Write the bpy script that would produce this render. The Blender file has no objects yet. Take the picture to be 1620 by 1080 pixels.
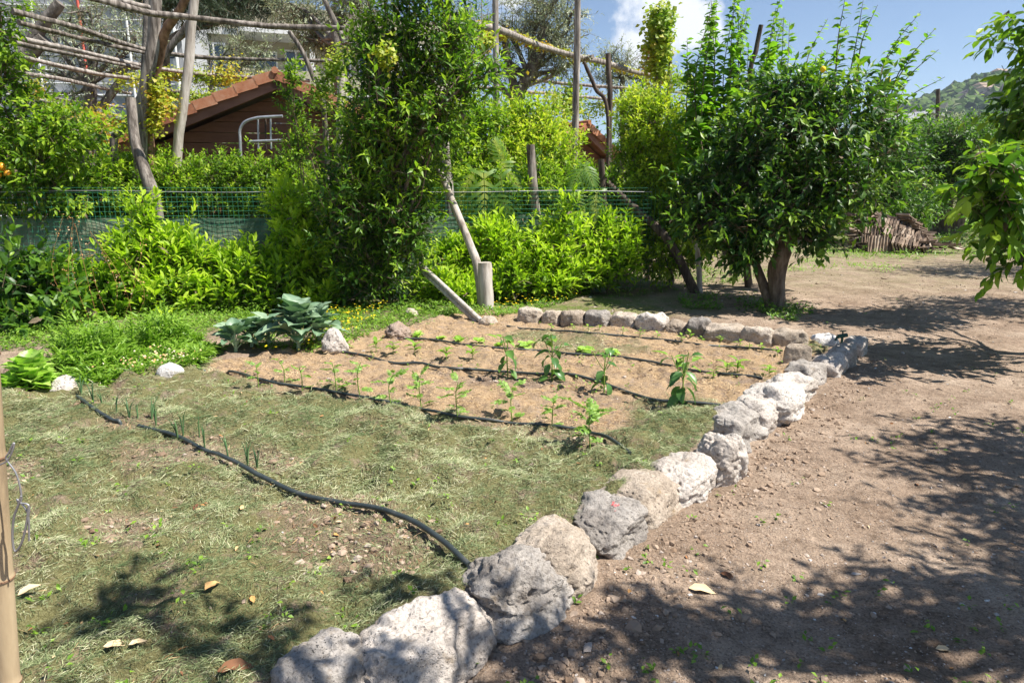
import bpy, math, random
import numpy as np
from mathutils import Vector, Matrix

# ------------------------------------------------------------------ camera, sky, sun, exposure
S = bpy.context.scene
COL = S.collection
rad = math.radians
PITCH = rad(12.5); CP, SP = math.cos(PITCH), math.sin(PITCH)
EYE = 1.6
cd = bpy.data.cameras.new('camera'); cam = bpy.data.objects.new('camera', cd); COL.objects.link(cam)
cd.sensor_width = 36; cd.lens = 24; cd.clip_end = 4000; cd.clip_start = 0.05
cam.location = (0, 0, EYE); cam.rotation_euler = (rad(90) - PITCH, 0, 0)
S.camera = cam

SUN_EL, SUN_AZ = rad(57), rad(-12)            # azimuth measured from +X towards +Y
sd = Vector((math.cos(SUN_EL) * math.cos(SUN_AZ), math.cos(SUN_EL) * math.sin(SUN_AZ), math.sin(SUN_EL)))
sl = bpy.data.lights.new('sun', 'SUN'); sl.energy = 5.0; sl.angle = rad(0.53); sl.color = (1.0, 0.95, 0.87)
so = bpy.data.objects.new('sun', sl); COL.objects.link(so)
so.rotation_euler = sd.to_track_quat('Z', 'Y').to_euler()

W = bpy.data.worlds.new('World'); S.world = W; W.use_nodes = True
nt = W.node_tree; nt.nodes.clear()
def wn(t, **k):
    n = nt.nodes.new(t)
    for a, b in k.items(): setattr(n, a, b)
    return n
wo = wn('ShaderNodeOutputWorld'); bg = wn('ShaderNodeBackground'); bg.inputs['Strength'].default_value = 0.068
sky = wn('ShaderNodeTexSky', sky_type='NISHITA', sun_disc=False)
sky.sun_elevation = SUN_EL; sky.sun_rotation = rad(90) - SUN_AZ
sky.air_density = 0.85; sky.dust_density = 0.05; sky.ozone_density = 3.0; sky.altitude = 50
tc = wn('ShaderNodeTexCoord')
def wmath(op, a, b=None, c=None):
    m = wn('ShaderNodeMath', operation=op)
    for i, v in enumerate((a, b, c)):
        if v is None: continue
        if isinstance(v, (int, float)): m.inputs[i].default_value = v
        else: nt.links.new(v, m.inputs[i])
    return m.outputs[0]
nz = wn('ShaderNodeTexNoise'); nz.inputs['Scale'].default_value = 11.0; nz.inputs['Detail'].default_value = 8; nz.inputs['Roughness'].default_value = 0.6
nt.links.new(tc.outputs['Generated'], nz.inputs['Vector'])
def pxdir(px, py):
    x = (px - 810) / 1080; v = (540 - py) / 1080
    return Vector((x, CP + v * SP, -SP + v * CP)).normalized()
mask = None
for (px, py, r) in [(1005, 50, 2.6), (1075, 36, 2.8), (838, 5, 2.6), (930, -90, 4.0), (40, -200, 14), (1500, -500, 12), (600, -400, 10)]:
    d = pxdir(px, py)
    dp = wn('ShaderNodeVectorMath', operation='DOT_PRODUCT'); nt.links.new(tc.outputs['Generated'], dp.inputs[0]); dp.inputs[1].default_value = d
    f = wmath('DIVIDE', wmath('SUBTRACT', dp.outputs['Value'], math.cos(rad(r * 1.35))), 1 - math.cos(rad(r * 1.35)))
    f = wmath('MAXIMUM', f, 0.0)
    mask = f if mask is None else wmath('MAXIMUM', mask, f)
cl = wmath('ADD', wmath('MULTIPLY', mask, 0.75), wmath('MULTIPLY', wmath('SUBTRACT', nz.outputs['Fac'], 0.56), 3.4))
mr = wn('ShaderNodeMapRange', interpolation_type='SMOOTHSTEP'); mr.inputs['From Min'].default_value = 0.16; mr.inputs['From Max'].default_value = 0.72
nt.links.new(wmath('MULTIPLY', cl, wmath('GREATER_THAN', mask, 0.001)), mr.inputs['Value'])
mx = wn('ShaderNodeMix', data_type='RGBA'); nt.links.new(mr.outputs[0], mx.inputs['Factor'])
nt.links.new(sky.outputs[0], mx.inputs['A']); mx.inputs['B'].default_value = (7.6, 7.8, 8.2, 1)
nt.links.new(mx.outputs['Result'], bg.inputs['Color']); nt.links.new(bg.outputs[0], wo.inputs['Surface'])

S.view_settings.view_transform = 'Standard'; S.view_settings.look = 'None'
S.view_settings.gamma = 1; S.view_settings.use_curve_mapping = False
S.view_settings.exposure = 1.03
S.render.engine = 'CYCLES'
S.cycles.max_bounces = 7; S.cycles.diffuse_bounces = 3; S.cycles.transmission_bounces = 4; S.cycles.transparent_max_bounces = 8; S.cycles.glossy_bounces = 2
S.cycles.use_denoising = True
try: S.cycles.denoiser = 'OPENIMAGEDENOISE'; S.cycles.denoising_input_passes = 'RGB_ALBEDO_NORMAL'
except Exception: pass

R = np.random.RandomState(7); random.seed(7)

# ------------------------------------------------------------------ numpy noise
PERM = np.random.RandomState(3).permutation(1024).astype(np.int64)
VAL = np.random.RandomState(4).rand(1024) * 2 - 1
def vnoise(p, seed=0):
    p = np.asarray(p, float)
    if p.shape[1] == 2: p = np.c_[p, np.zeros(len(p))]
    p = p + seed * 17.13
    i = np.floor(p).astype(np.int64); f = p - i; u = f * f * f * (f * (f * 6 - 15) + 10)
    def h(a, b, c): return VAL[PERM[(PERM[(PERM[(i[:, 0] + a) & 1023] + i[:, 1] + b) & 1023] + i[:, 2] + c) & 1023]]
    def L(a, b, t): return a + (b - a) * t
    x0 = L(L(h(0, 0, 0), h(1, 0, 0), u[:, 0]), L(h(0, 1, 0), h(1, 1, 0), u[:, 0]), u[:, 1])
    x1 = L(L(h(0, 0, 1), h(1, 0, 1), u[:, 0]), L(h(0, 1, 1), h(1, 1, 1), u[:, 0]), u[:, 1])
    return L(x0, x1, u[:, 2])
def fbm(p, oct=4, seed=0, gain=0.5):
    p = np.asarray(p, float); t = 0; a = 1
    for k in range(oct):
        t = t + a * vnoise(p * 2.03 ** k, seed + k); a *= gain
    return t
def nrm(v): return v / np.maximum(np.linalg.norm(v, axis=-1, keepdims=True), 1e-9)
def smooth(a, b, x):
    t = np.clip((x - a) / (b - a), 0, 1); return t * t * (3 - 2 * t)

# ------------------------------------------------------------------ terrain
HIGH = np.array([(-2.3, -0.2), (-0.62, 1.98), (0.1, 2.5), (1.15, 3.78), (1.95, 4.95), (3.2, 6.45), (3.1, 7.1), (0.2, 8.35), (-0.5, 8.9), (-3, 9.5), (-11, 9), (-11, -0.2)])
def polysd(P, poly):
    """signed distance, positive inside"""
    d = np.full(len(P), 1e9); ins = np.zeros(len(P), bool)
    for k in range(len(poly)):
        a, b = poly[k], poly[(k + 1) % len(poly)]
        ab = b - a; t = np.clip(((P - a) @ ab) / (ab @ ab), 0, 1)
        d = np.minimum(d, np.linalg.norm(P - a - t[:, None] * ab, axis=1))
        c = (a[1] > P[:, 1]) != (b[1] > P[:, 1])
        with np.errstate(divide='ignore', invalid='ignore'):
            xi = (b[0] - a[0]) * (P[:, 1] - a[1]) / (b[1] - a[1]) + a[0]
        ins ^= c & (P[:, 0] < xi)
    return np.where(ins, d, -d)
def H0(P):
    P = np.asarray(P, float)
    near = (P[:, 1] < 14) & (P[:, 1] > -2) & (np.abs(P[:, 0]) < 13)
    sdv = np.full(len(P), -5.0)
    if near.any(): sdv[near] = polysd(P[near], HIGH)
    return 0.10 * smooth(-0.07, 0.05, sdv)
def H(P, fine=True):
    P = np.asarray(P, float).reshape(-1, 2)
    z = H0(P) + 0.018 * fbm(P * 1.1, 3, 5)
    if fine: z = z + 0.015 * fbm(P * 5, 3, 9)
    return z
def Hz(x, y): return float(H(np.array([[x, y]]))[0])
def ray(px, py):
    x = (px - 810) / 1080; v = (540 - py) / 1080
    return np.array([x, CP + v * SP, -SP + v * CP])
def G(px, py, z=None):
    r = ray(px, py)
    if z is not None:
        t = (z - EYE) / r[2]; return np.array([r[0] * t, r[1] * t, z])
    zz = 0.05
    for _ in range(6):
        t = (zz - EYE) / r[2]; zz = Hz(r[0] * t, r[1] * t)
    return np.array([r[0] * t, r[1] * t, zz])
def AT(px, py, Y):
    r = ray(px, py); t = Y / r[1]
    return np.array([r[0] * t, Y, EYE + r[2] * t])

# ------------------------------------------------------------------ materials
def newmat(name):
    m = bpy.data.materials.new(name); m.use_nodes = True; n = m.node_tree
    for x in list(n.nodes): n.nodes.remove(x)
    return m, n
class NT:
    def __init__(s, n): s.n = n
    def add(s, t, ins=None, **k):
        o = s.n.nodes.new(t)
        for a, b in k.items(): setattr(o, a, b)
        for a, b in (ins or {}).items():
            if hasattr(b, 'is_output') or isinstance(b, bpy.types.NodeSocket): s.n.links.new(b, o.inputs[a])
            else: o.inputs[a].default_value = b
        return o
    def ramp(s, fac, stops):
        r = s.n.nodes.new('ShaderNodeValToRGB'); s.n.links.new(fac, r.inputs[0]); e = r.color_ramp.elements
        while len(e) < len(stops): e.new(0.5)
        for k, (p, c) in enumerate(stops): e[k].position = p; e[k].color = (c[0], c[1], c[2], 1)
        return r.outputs[0]
    def mix(s, f, a, b, mode='MIX'):
        m = s.n.nodes.new('ShaderNodeMix'); m.data_type = 'RGBA'; m.blend_type = mode
        for sock, v in (('Factor', f), ('A', a), ('B', b)):
            if isinstance(v, bpy.types.NodeSocket): s.n.links.new(v, m.inputs[sock])
            elif sock == 'Factor': m.inputs[sock].default_value = v
            else: m.inputs[sock].default_value = (v[0], v[1], v[2], 1)
        return m.outputs['Result']
    def noise(s, vec, scale, detail=4, rough=0.55):
        return s.add('ShaderNodeTexNoise', {'Vector': vec, 'Scale': scale, 'Detail': detail, 'Roughness': rough}).outputs['Fac']
    def math(s, op, a, b=0.0, clamp=False):
        m = s.n.nodes.new('ShaderNodeMath'); m.operation = op; m.use_clamp = clamp
        for i, v in enumerate((a, b)):
            if isinstance(v, bpy.types.NodeSocket): s.n.links.new(v, m.inputs[i])
            else: m.inputs[i].default_value = v
        return m.outputs[0]
def mat_leaf(name, ramp, trans=0.3, rough=0.42, gain=(1.5, 1.7, 0.9), spec=0.5):
    m, n = newmat(name); t = NT(n)
    at = t.add('ShaderNodeAttribute', attribute_name='tint')
    c = t.ramp(at.outputs['Fac'], ramp)
    p = t.add('ShaderNodeBsdfPrincipled', {'Base Color': c, 'Roughness': rough, 'Specular IOR Level': spec})
    g = t.mix(1.0, c, gain, 'MULTIPLY')
    tr = t.add('ShaderNodeBsdfTranslucent', {'Color': g})
    mx_ = t.add('ShaderNodeMixShader', {0: trans, 1: p.outputs[0], 2: tr.outputs[0]})
    o = t.add('ShaderNodeOutputMaterial', {'Surface': mx_.outputs[0]})
    return m
def mat_noise(name, stops, scale=8, detail=5, bump=0.3, bscale=30, rough=0.85, stretch=(1, 1, 1), spec=0.3, metal=0.0, dist=0.01, rnd=0.0, coord='Object'):
    m, n = newmat(name); t = NT(n)
    tc = t.add('ShaderNodeTexCoord'); mp = t.add('ShaderNodeMapping', {'Vector': tc.outputs[coord], 'Scale': stretch})
    v = mp.outputs[0]
    f = t.noise(v, scale, detail, 0.65)
    if rnd:
        oi = t.add('ShaderNodeObjectInfo')
        f = t.math('ADD', f, t.math('MULTIPLY', t.math('SUBTRACT', oi.outputs['Random'], 0.5), rnd))
    c = t.ramp(f, stops)
    b = t.noise(v, bscale, 4, 0.7)
    bp = t.add('ShaderNodeBump', {'Height': b, 'Strength': bump, 'Distance': dist})
    p = t.add('ShaderNodeBsdfPrincipled', {'Base Color': c, 'Roughness': rough, 'Specular IOR Level': spec, 'Metallic': metal, 'Normal': bp.outputs[0]})
    t.add('ShaderNodeOutputMaterial', {'Surface': p.outputs[0]})
    return m

def soil_nodes(t, v):
    f1 = t.noise(v, 1.7, 5, 0.6); f2 = t.noise(v, 14, 6, 0.7); f3 = t.noise(v, 90, 4, 0.75)
    c = t.ramp(f1, [(0.3, (0.235, 0.168, 0.12)), (0.55, (0.36, 0.273, 0.205)), (0.75, (0.465, 0.37, 0.29))])
    c = t.mix(0.9, c, t.ramp(f2, [(0.3, (0.5, 0.46, 0.43)), (0.47, (0.95, 0.94, 0.93)), (0.72, (1.22, 1.2, 1.18))]), 'MULTIPLY')
    f4 = t.noise(v, 5.0, 5, 0.7); c = t.mix(0.6, c, t.ramp(f4, [(0.35, (0.62, 0.6, 0.58)), (0.55, (1, 1, 1)), (0.7, (1.12, 1.12, 1.12))]), 'MULTIPLY')
    c = t.mix(0.8, c, t.ramp(f3, [(0.34, (0.38, 0.35, 0.33)), (0.48, (0.98, 0.98, 0.98)), (0.68, (1.45, 1.44, 1.42))]), 'MULTIPLY')
    vo = t.add('ShaderNodeTexVoronoi', {'Vector': v, 'Scale': 55.0, 'Randomness': 1.0})
    peb = t.math('LESS_THAN', vo.outputs['Distance'], 0.16)
    c = t.mix(t.math('MULTIPLY', peb, 0.5), c, (0.5, 0.46, 0.42))
    h = t.math('ADD', t.math('MULTIPLY', f2, 1.1), t.math('MULTIPLY', f3, 0.5))
    h = t.math('ADD', h, t.math('MULTIPLY', t.noise(v, 260, 2, 0.6), 0.12))
    h = t.math('ADD', h, t.math('MULTIPLY', peb, 0.1))
    return c, h
def mat_ground():
    m, n = newmat('bare_earth'); t = NT(n)
    tc = t.add('ShaderNodeTexCoord'); v = tc.outputs['Object']
    c, h = soil_nodes(t, v)
    at = t.add('ShaderNodeAttribute', attribute_name='grassy')
    gn = t.noise(v, 2.5, 6, 0.7)
    k = t.math('MULTIPLY', at.outputs['Fac'], t.ramp(gn, [(0.36, (0, 0, 0)), (0.55, (1, 1, 1))]))
    gc = t.ramp(t.noise(v, 30, 5, 0.7), [(0.3, (0.06, 0.09, 0.02)), (0.6, (0.16, 0.2, 0.05)), (0.8, (0.3, 0.3, 0.1))])
    c = t.mix(k, c, gc)
    bp = t.add('ShaderNodeBump', {'Height': h, 'Strength': 1.0, 'Distance': 0.028})
    p = t.add('ShaderNodeBsdfPrincipled', {'Base Color': c, 'Roughness': 0.95, 'Specular IOR Level': 0.15, 'Normal': bp.outputs[0]})
    t.add('ShaderNodeOutputMaterial', {'Surface': p.outputs[0]}); return m
def mat_bed():
    m, n = newmat('bed_soil'); t = NT(n)
    tc = t.add('ShaderNodeTexCoord'); v = tc.outputs['Object']
    c, h = soil_nodes(t, v)
    a1 = t.add('ShaderNodeAttribute', attribute_name='mulch').outputs['Fac']
    a2 = t.add('ShaderNodeAttribute', attribute_name='straw').outputs['Fac']
    gn = t.noise(v, 6, 6, 0.75)
    fine = t.noise(v, 130, 3, 0.8)
    gc = t.ramp(fine, [(0.3, (0.10, 0.095, 0.035)), (0.52, (0.22, 0.205, 0.09)), (0.75, (0.36, 0.34, 0.18))])
    sc = t.ramp(fine, [(0.28, (0.24, 0.145, 0.08)), (0.5, (0.48, 0.335, 0.2)), (0.72, (0.66, 0.5, 0.32))])
    ks = t.math('MULTIPLY', a2, t.ramp(t.noise(v, 9, 7, 0.75), [(0.40, (0.1, 0.1, 0.1)), (0.53, (1, 1, 1))]))
    km = t.math('MULTIPLY', a1, t.ramp(gn, [(0.36, (0.1, 0.1, 0.1)), (0.48, (1, 1, 1))]))
    c = t.mix(ks, c, sc); c = t.mix(km, c, gc)
    h = t.math('ADD', h, t.math('MULTIPLY', fine, 0.3))
    bp = t.add('ShaderNodeBump', {'Height': h, 'Strength': 1.0, 'Distance': 0.03})
    p = t.add('ShaderNodeBsdfPrincipled', {'Base Color': c, 'Roughness': 0.95, 'Specular IOR Level': 0.15, 'Normal': bp.outputs[0]})
    t.add('ShaderNodeOutputMaterial', {'Surface': p.outputs[0]}); return m
def mat_tuff(name, cols, dirt=0.3):
    m, n = newmat(name); t = NT(n)
    tc = t.add('ShaderNodeTexCoord'); oi = t.add('ShaderNodeObjectInfo')
    off = t.add('ShaderNodeVectorMath', {0: tc.outputs['Object'], 1: oi.outputs['Location']}, operation='ADD')
    v = off.outputs[0]
    f = t.math('ADD', t.math('ADD', t.math('MULTIPLY', t.noise(v, 3, 3, 0.6), 0.7), t.math('MULTIPLY', t.noise(v, 11, 6, 0.65), 0.3)), t.math('MULTIPLY', t.math('SUBTRACT', oi.outputs['Random'], 0.5), 0.17))
    c = t.ramp(f, cols)
    fine = t.noise(v, 60, 5, 0.75)
    c = t.mix(0.8, c, t.ramp(fine, [(0.33, (0.42, 0.4, 0.38)), (0.5, (1, 1, 1)), (0.7, (1.28, 1.28, 1.28))]), 'MULTIPLY')
    vo = t.add('ShaderNodeTexVoronoi', {'Vector': v, 'Scale': 38.0, 'Randomness': 1.0})
    pn = t.noise(v, 7, 3, 0.6)
    pit = t.math('MULTIPLY', t.math('SUBTRACT', 1.0, t.math('DIVIDE', vo.outputs['Distance'], 0.32, True), True), t.math('MULTIPLY', t.math('SUBTRACT', pn, 0.5), 6.0, True))
    vo2 = t.add('ShaderNodeTexVoronoi', {'Vector': v, 'Scale': 95.0, 'Randomness': 1.0})
    pit2 = t.math('MULTIPLY', t.math('SUBTRACT', 1.0, t.math('DIVIDE', vo2.outputs['Distance'], 0.3, True), True), t.math('MULTIPLY', t.math('SUBTRACT', 0.52, pn), 5.0, True))
    pits = t.math('MAXIMUM', pit, pit2)
    c = t.mix(t.math('MULTIPLY', t.ramp(t.noise(v, 4.5, 6, 0.7), [(0.56, (0, 0, 0)), (0.68, (1, 1, 1))]), 0.35), c, (0.2, 0.155, 0.115))
    c = t.mix(t.math('MULTIPLY', pits, 0.8), c, (0.08, 0.065, 0.055))
    lich = t.ramp(t.noise(v, 9, 5, 0.7), [(0.6, (0, 0, 0)), (0.72, (1, 1, 1))])
    c = t.mix(t.math('MULTIPLY', lich, dirt), c, (0.40, 0.27, 0.13))
    h = t.math('SUBTRACT', t.math('ADD', t.math('MULTIPLY', f, 0.6), t.math('MULTIPLY', fine, 0.55)), t.math('MULTIPLY', pits, 0.6))
    bp = t.add('ShaderNodeBump', {'Height': h, 'Strength': 1.0, 'Distance': 0.028})
    p = t.add('ShaderNodeBsdfPrincipled', {'Base Color': c, 'Roughness': 0.92, 'Specular IOR Level': 0.2, 'Normal': bp.outputs[0]})
    t.add('ShaderNodeOutputMaterial', {'Surface': p.outputs[0]}); return m
def mat_attr(name, ramp, rough=0.9, spec=0.2, trans=0.0):
    m, n = newmat(name); t = NT(n)
    at = t.add('ShaderNodeAttribute', attribute_name='tint'); c = t.ramp(at.outputs['Fac'], ramp)
    p = t.add('ShaderNodeBsdfPrincipled', {'Base Color': c, 'Roughness': rough, 'Specular IOR Level': spec})
    t.add('ShaderNodeOutputMaterial', {'Surface': p.outputs[0]}); return m

M = {}
M['ground'] = mat_ground(); M['bed'] = mat_bed()
M['tuff_grey'] = mat_tuff('grey_tuff', [(0.32, (0.19, 0.168, 0.15)), (0.5, (0.39, 0.355, 0.32)), (0.68, (0.55, 0.505, 0.465))])
M['tuff_pale'] = mat_tuff('pale_tuff', [(0.3, (0.28, 0.235, 0.2)), (0.48, (0.54, 0.48, 0.425)), (0.68, (0.70, 0.65, 0.595))], 0.4)
M['tuff_tan'] = mat_tuff('tan_tuff', [(0.3, (0.26, 0.205, 0.155)), (0.5, (0.45, 0.375, 0.30)), (0.7, (0.56, 0.49, 0.42))], 0.5)
M['tuff_brown'] = mat_tuff('brown_tuff', [(0.3, (0.14, 0.095, 0.07)), (0.5, (0.30, 0.215, 0.165)), (0.7, (0.42, 0.33, 0.27))], 0.3)
M['stone_white'] = mat_tuff('white_stone', [(0.3, (0.50, 0.46, 0.42)), (0.5, (0.72, 0.69, 0.66)), (0.7, (0.82, 0.8, 0.78))], 0.1)
M['blade'] = mat_leaf('dry_clippings', [(0, (0.07, 0.11, 0.04)), (0.42, (0.205, 0.25, 0.11)), (0.75, (0.38, 0.41, 0.22)), (1, (0.62, 0.6, 0.4))], 0.15, 0.7, (1.1, 1.1, 0.8), 0.25)
M['fibre'] = mat_leaf('straw_fibre', [(0, (0.24, 0.14, 0.07)), (0.5, (0.46, 0.31, 0.165)), (1, (0.66, 0.5, 0.3))], 0.1, 0.8, (1, 1, 0.9), 0.2)
M['pebble'] = mat_attr('pebble_grit', [(0, (0.20, 0.135, 0.09)), (0.5, (0.36, 0.27, 0.2)), (0.85, (0.42, 0.38, 0.35)), (1, (0.62, 0.6, 0.57))])
M['litter'] = mat_attr('dead_leaf', [(0, (0.12, 0.05, 0.03)), (0.4, (0.32, 0.15, 0.06)), (0.7, (0.55, 0.3, 0.1)), (1, (0.62, 0.5, 0.32))], 0.7, 0.3)
M['lime'] = mat_leaf('lime_shrub_leaf', [(0, (0.05, 0.11, 0.012)), (0.35, (0.17, 0.30, 0.018)), (0.7, (0.33, 0.47, 0.022)), (1, (0.46, 0.58, 0.05))], 0.42, 0.5, spec=0.3)
M['citrus'] = mat_leaf('citrus_leaf', [(0, (0.014, 0.042, 0.01)), (0.45, (0.035, 0.095, 0.014)), (0.75, (0.10, 0.21, 0.02)), (1, (0.26, 0.40, 0.03))], 0.3, 0.42, spec=0.4)
M['dark'] = mat_leaf('dark_tree_leaf', [(0, (0.02, 0.055, 0.009)), (0.45, (0.06, 0.145, 0.014)), (0.75, (0.16, 0.29, 0.02)), (1, (0.32, 0.45, 0.035))], 0.36, 0.45, spec=0.35)
M['hedge'] = mat_leaf('hedge_leaf', [(0, (0.03, 0.075, 0.008)), (0.45, (0.11, 0.215, 0.014)), (0.75, (0.24, 0.37, 0.02)), (1, (0.38, 0.49, 0.04))], 0.38, 0.48, spec=0.3)
M['light'] = mat_leaf('light_tree_leaf', [(0, (0.07, 0.13, 0.01)), (0.45, (0.2, 0.31, 0.02)), (0.75, (0.36, 0.46, 0.03)), (1, (0.52, 0.54, 0.06))], 0.42, 0.5, spec=0.3)
M['mulberry'] = mat_leaf('shoot_leaf', [(0, (0.05, 0.12, 0.012)), (0.5, (0.13, 0.27, 0.018)), (1, (0.3, 0.45, 0.03))], 0.5, 0.5, spec=0.3)
M['olive'] = mat_leaf('olive_leaf', [(0, (0.10, 0.14, 0.07)), (0.5, (0.26, 0.31, 0.18)), (1, (0.46, 0.5, 0.36))], 0.3, 0.5, (1.2, 1.2, 0.9))
M['creeper'] = mat_leaf('creeper_leaf', [(0, (0.40, 0.17, 0.03)), (0.18, (0.46, 0.33, 0.03)), (0.45, (0.40, 0.42, 0.03)), (1, (0.2, 0.32, 0.025))], 0.4, 0.5)
M['pine'] = mat_leaf('pine_needle', [(0, (0.012, 0.03, 0.012)), (1, (0.06, 0.09, 0.035))], 0.05, 0.6)
M['weed'] = mat_leaf('weed_leaf', [(0, (0.06, 0.13, 0.015)), (0.5, (0.14, 0.27, 0.02)), (1, (0.27, 0.42, 0.05))], 0.32, 0.5)
M['tomato'] = mat_leaf('tomato_leaf', [(0, (0.08, 0.16, 0.03)), (0.5, (0.17, 0.3, 0.05)), (1, (0.3, 0.44, 0.09))], 0.3, 0.5)
M['pepper'] = mat_leaf('pepper_leaf', [(0, (0.045, 0.12, 0.035)), (0.5, (0.09, 0.2, 0.05)), (1, (0.22, 0.38, 0.05))], 0.28, 0.35)
M['kale'] = mat_leaf('kale_leaf', [(0, (0.075, 0.155, 0.085)), (0.6, (0.155, 0.25, 0.15)), (1, (0.34, 0.44, 0.29))], 0.16, 0.45, (1.1, 1.5, 0.8))
M['kale_rib'] = mat_attr('kale_rib', [(0, (0.3, 0.4, 0.24)), (1, (0.4, 0.5, 0.3))], 0.5)
M['lettuce'] = mat_leaf('lettuce_leaf', [(0, (0.14, 0.27, 0.03)), (0.6, (0.27, 0.45, 0.06)), (1, (0.46, 0.62, 0.16))], 0.35, 0.4)
M['onion'] = mat_leaf('onion_blade', [(0, (0.06, 0.14, 0.06)), (1, (0.14, 0.26, 0.1))], 0.15, 0.4)
M['monstera'] = mat_leaf('monstera_leaf', [(0, (0.05, 0.12, 0.02)), (0.5, (0.12, 0.23, 0.03)), (0.85, (0.38, 0.42, 0.08)), (1, (0.5, 0.5, 0.14))], 0.3, 0.45, spec=0.35)
M['flower'] = mat_attr('yellow_petal', [(0, (0.75, 0.5, 0.01)), (1, (0.85, 0.68, 0.03))], 0.6)
M['orange'] = mat_noise('orange_peel', [(0.3, (0.8, 0.27, 0.01)), (0.7, (0.9, 0.4, 0.02))], 20, 3, 0.2, 200, 0.4, spec=0.5)
M['wood_grey'] = mat_noise('weathered_pole', [(0.38, (0.08, 0.067, 0.056)), (0.5, (0.22, 0.19, 0.165)), (0.68, (0.42, 0.38, 0.34))], 16, 6, 0.9, 40, 0.9, (1, 1, 0.12), dist=0.012, rnd=0.12)
M['wood_pale'] = mat_noise('bleached_pole', [(0.34, (0.24, 0.2, 0.165)), (0.5, (0.44, 0.39, 0.34)), (0.68, (0.6, 0.55, 0.5))], 14, 6, 0.7, 40, 0.88, (1, 1, 0.1), dist=0.01)
M['wood_brown'] = mat_noise('brown_branch', [(0.32, (0.09, 0.05, 0.03)), (0.5, (0.22, 0.125, 0.075)), (0.7, (0.34, 0.215, 0.14))], 16, 6, 0.8, 40, 0.9, (1, 1, 0.15), dist=0.012)
M['wood_dark'] = mat_noise('dark_branch', [(0.32, (0.03, 0.022, 0.017)), (0.5, (0.085, 0.062, 0.048)), (0.7, (0.17, 0.135, 0.11))], 16, 6, 0.8, 40, 0.9, (1, 1, 0.15), dist=0.012)
M['bark'] = mat_noise('citrus_bark', [(0.32, (0.06, 0.042, 0.03)), (0.5, (0.17, 0.125, 0.09)), (0.7, (0.32, 0.25, 0.19))], 12, 6, 1.0, 30, 0.92, (1, 1, 0.25), dist=0.02)
M['bark_olive'] = mat_noise('olive_bark', [(0.32, (0.06, 0.05, 0.042)), (0.5, (0.16, 0.14, 0.12)), (0.7, (0.3, 0.27, 0.24))], 8, 6, 1.0, 20, 0.92, (1, 1, 0.4), dist=0.04)
M['stem'] = mat_noise('green_stem', [(0.3, (0.12, 0.2, 0.03)), (0.7, (0.22, 0.34, 0.06))], 20, 3, 0.1, 50, 0.6)
M['twig'] = mat_noise('twig_bark', [(0.3, (0.09, 0.065, 0.04)), (0.7, (0.2, 0.16, 0.1))], 20, 3, 0.1, 50, 0.8)
M['hose'] = mat_noise('hose_rubber', [(0.3, (0.022, 0.03, 0.03)), (0.6, (0.045, 0.055, 0.055)), (0.8, (0.14, 0.13, 0.11))], 9, 5, 0.25, 120, 0.42, spec=0.5, dist=0.002)
M['bamboo'] = mat_noise('bamboo_cane', [(0.34, (0.13, 0.10, 0.07)), (0.47, (0.36, 0.27, 0.165)), (0.7, (0.55, 0.44, 0.28))], 10, 6, 0.35, 60, 0.45, (1, 1, 0.15), dist=0.002, spec=0.4)
M['wire'] = mat_noise('green_wire', [(0.3, (0.02, 0.12, 0.07)), (0.7, (0.05, 0.22, 0.13))], 5, 2, 0.0, 50, 0.4)
M['steel_wire'] = mat_noise('grey_wire', [(0.3, (0.25, 0.25, 0.26)), (0.7, (0.45, 0.45, 0.46))], 5, 2, 0.0, 50, 0.45, metal=0.6)
M['tile'] = mat_noise('terracotta', [(0.3, (0.26, 0.10, 0.055)), (0.5, (0.43, 0.18, 0.095)), (0.75, (0.5, 0.27, 0.17))], 6, 5, 0.4, 60, 0.85, rnd=0.3, dist=0.004)
M['old_tile'] = mat_noise('old_terracotta', [(0.28, (0.11, 0.08, 0.06)), (0.5, (0.30, 0.215, 0.155)), (0.78, (0.5, 0.41, 0.32))], 7, 6, 0.5, 60, 0.9, rnd=0.5, dist=0.005)
M['cabin'] = mat_noise('brown_cladding', [(0.3, (0.15, 0.062, 0.035)), (0.7, (0.26, 0.12, 0.07))], 5, 5, 0.2, 40, 0.6, (0.15, 1, 1))
M['fascia'] = mat_noise('brown_paint', [(0.3, (0.19, 0.085, 0.055)), (0.7, (0.29, 0.14, 0.095))], 5, 5, 0.2, 40, 0.55, (0.3, 1, 1))
M['metal'] = mat_noise('galvanised', [(0.3, (0.4, 0.42, 0.45)), (0.7, (0.65, 0.67, 0.7))], 9, 5, 0.5, 50, 0.4, metal=0.7)
M['cream'] = mat_noise('cream_render', [(0.3, (0.36, 0.33, 0.24)), (0.7, (0.5, 0.46, 0.35))], 0.6, 6, 0.1, 20, 0.9)
M['grey_wall'] = mat_noise('grey_render', [(0.3, (0.30, 0.31, 0.33)), (0.7, (0.42, 0.43, 0.45))], 0.4, 6, 0.1, 20, 0.9)
M['white'] = mat_noise('white_paint', [(0.3, (0.62, 0.62, 0.62)), (0.7, (0.78, 0.78, 0.78))], 1.0, 4, 0.1, 20, 0.7)
M['mark'] = mat_noise('red_chalk', [(0.45, (0.42, 0.36, 0.33)), (0.55, (0.55, 0.12, 0.12))], 40, 4, 0.2, 90, 0.9)
M['redwhite'] = mat_noise('red_paint', [(0.3, (0.5, 0.08, 0.06)), (0.7, (0.6, 0.14, 0.1))], 1.0, 4, 0.1, 20, 0.7)
M['glass'] = mat_noise('window_glass', [(0.3, (0.03, 0.05, 0.08)), (0.7, (0.08, 0.11, 0.15))], 0.3, 2, 0.0, 20, 0.08, spec=0.8)
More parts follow.
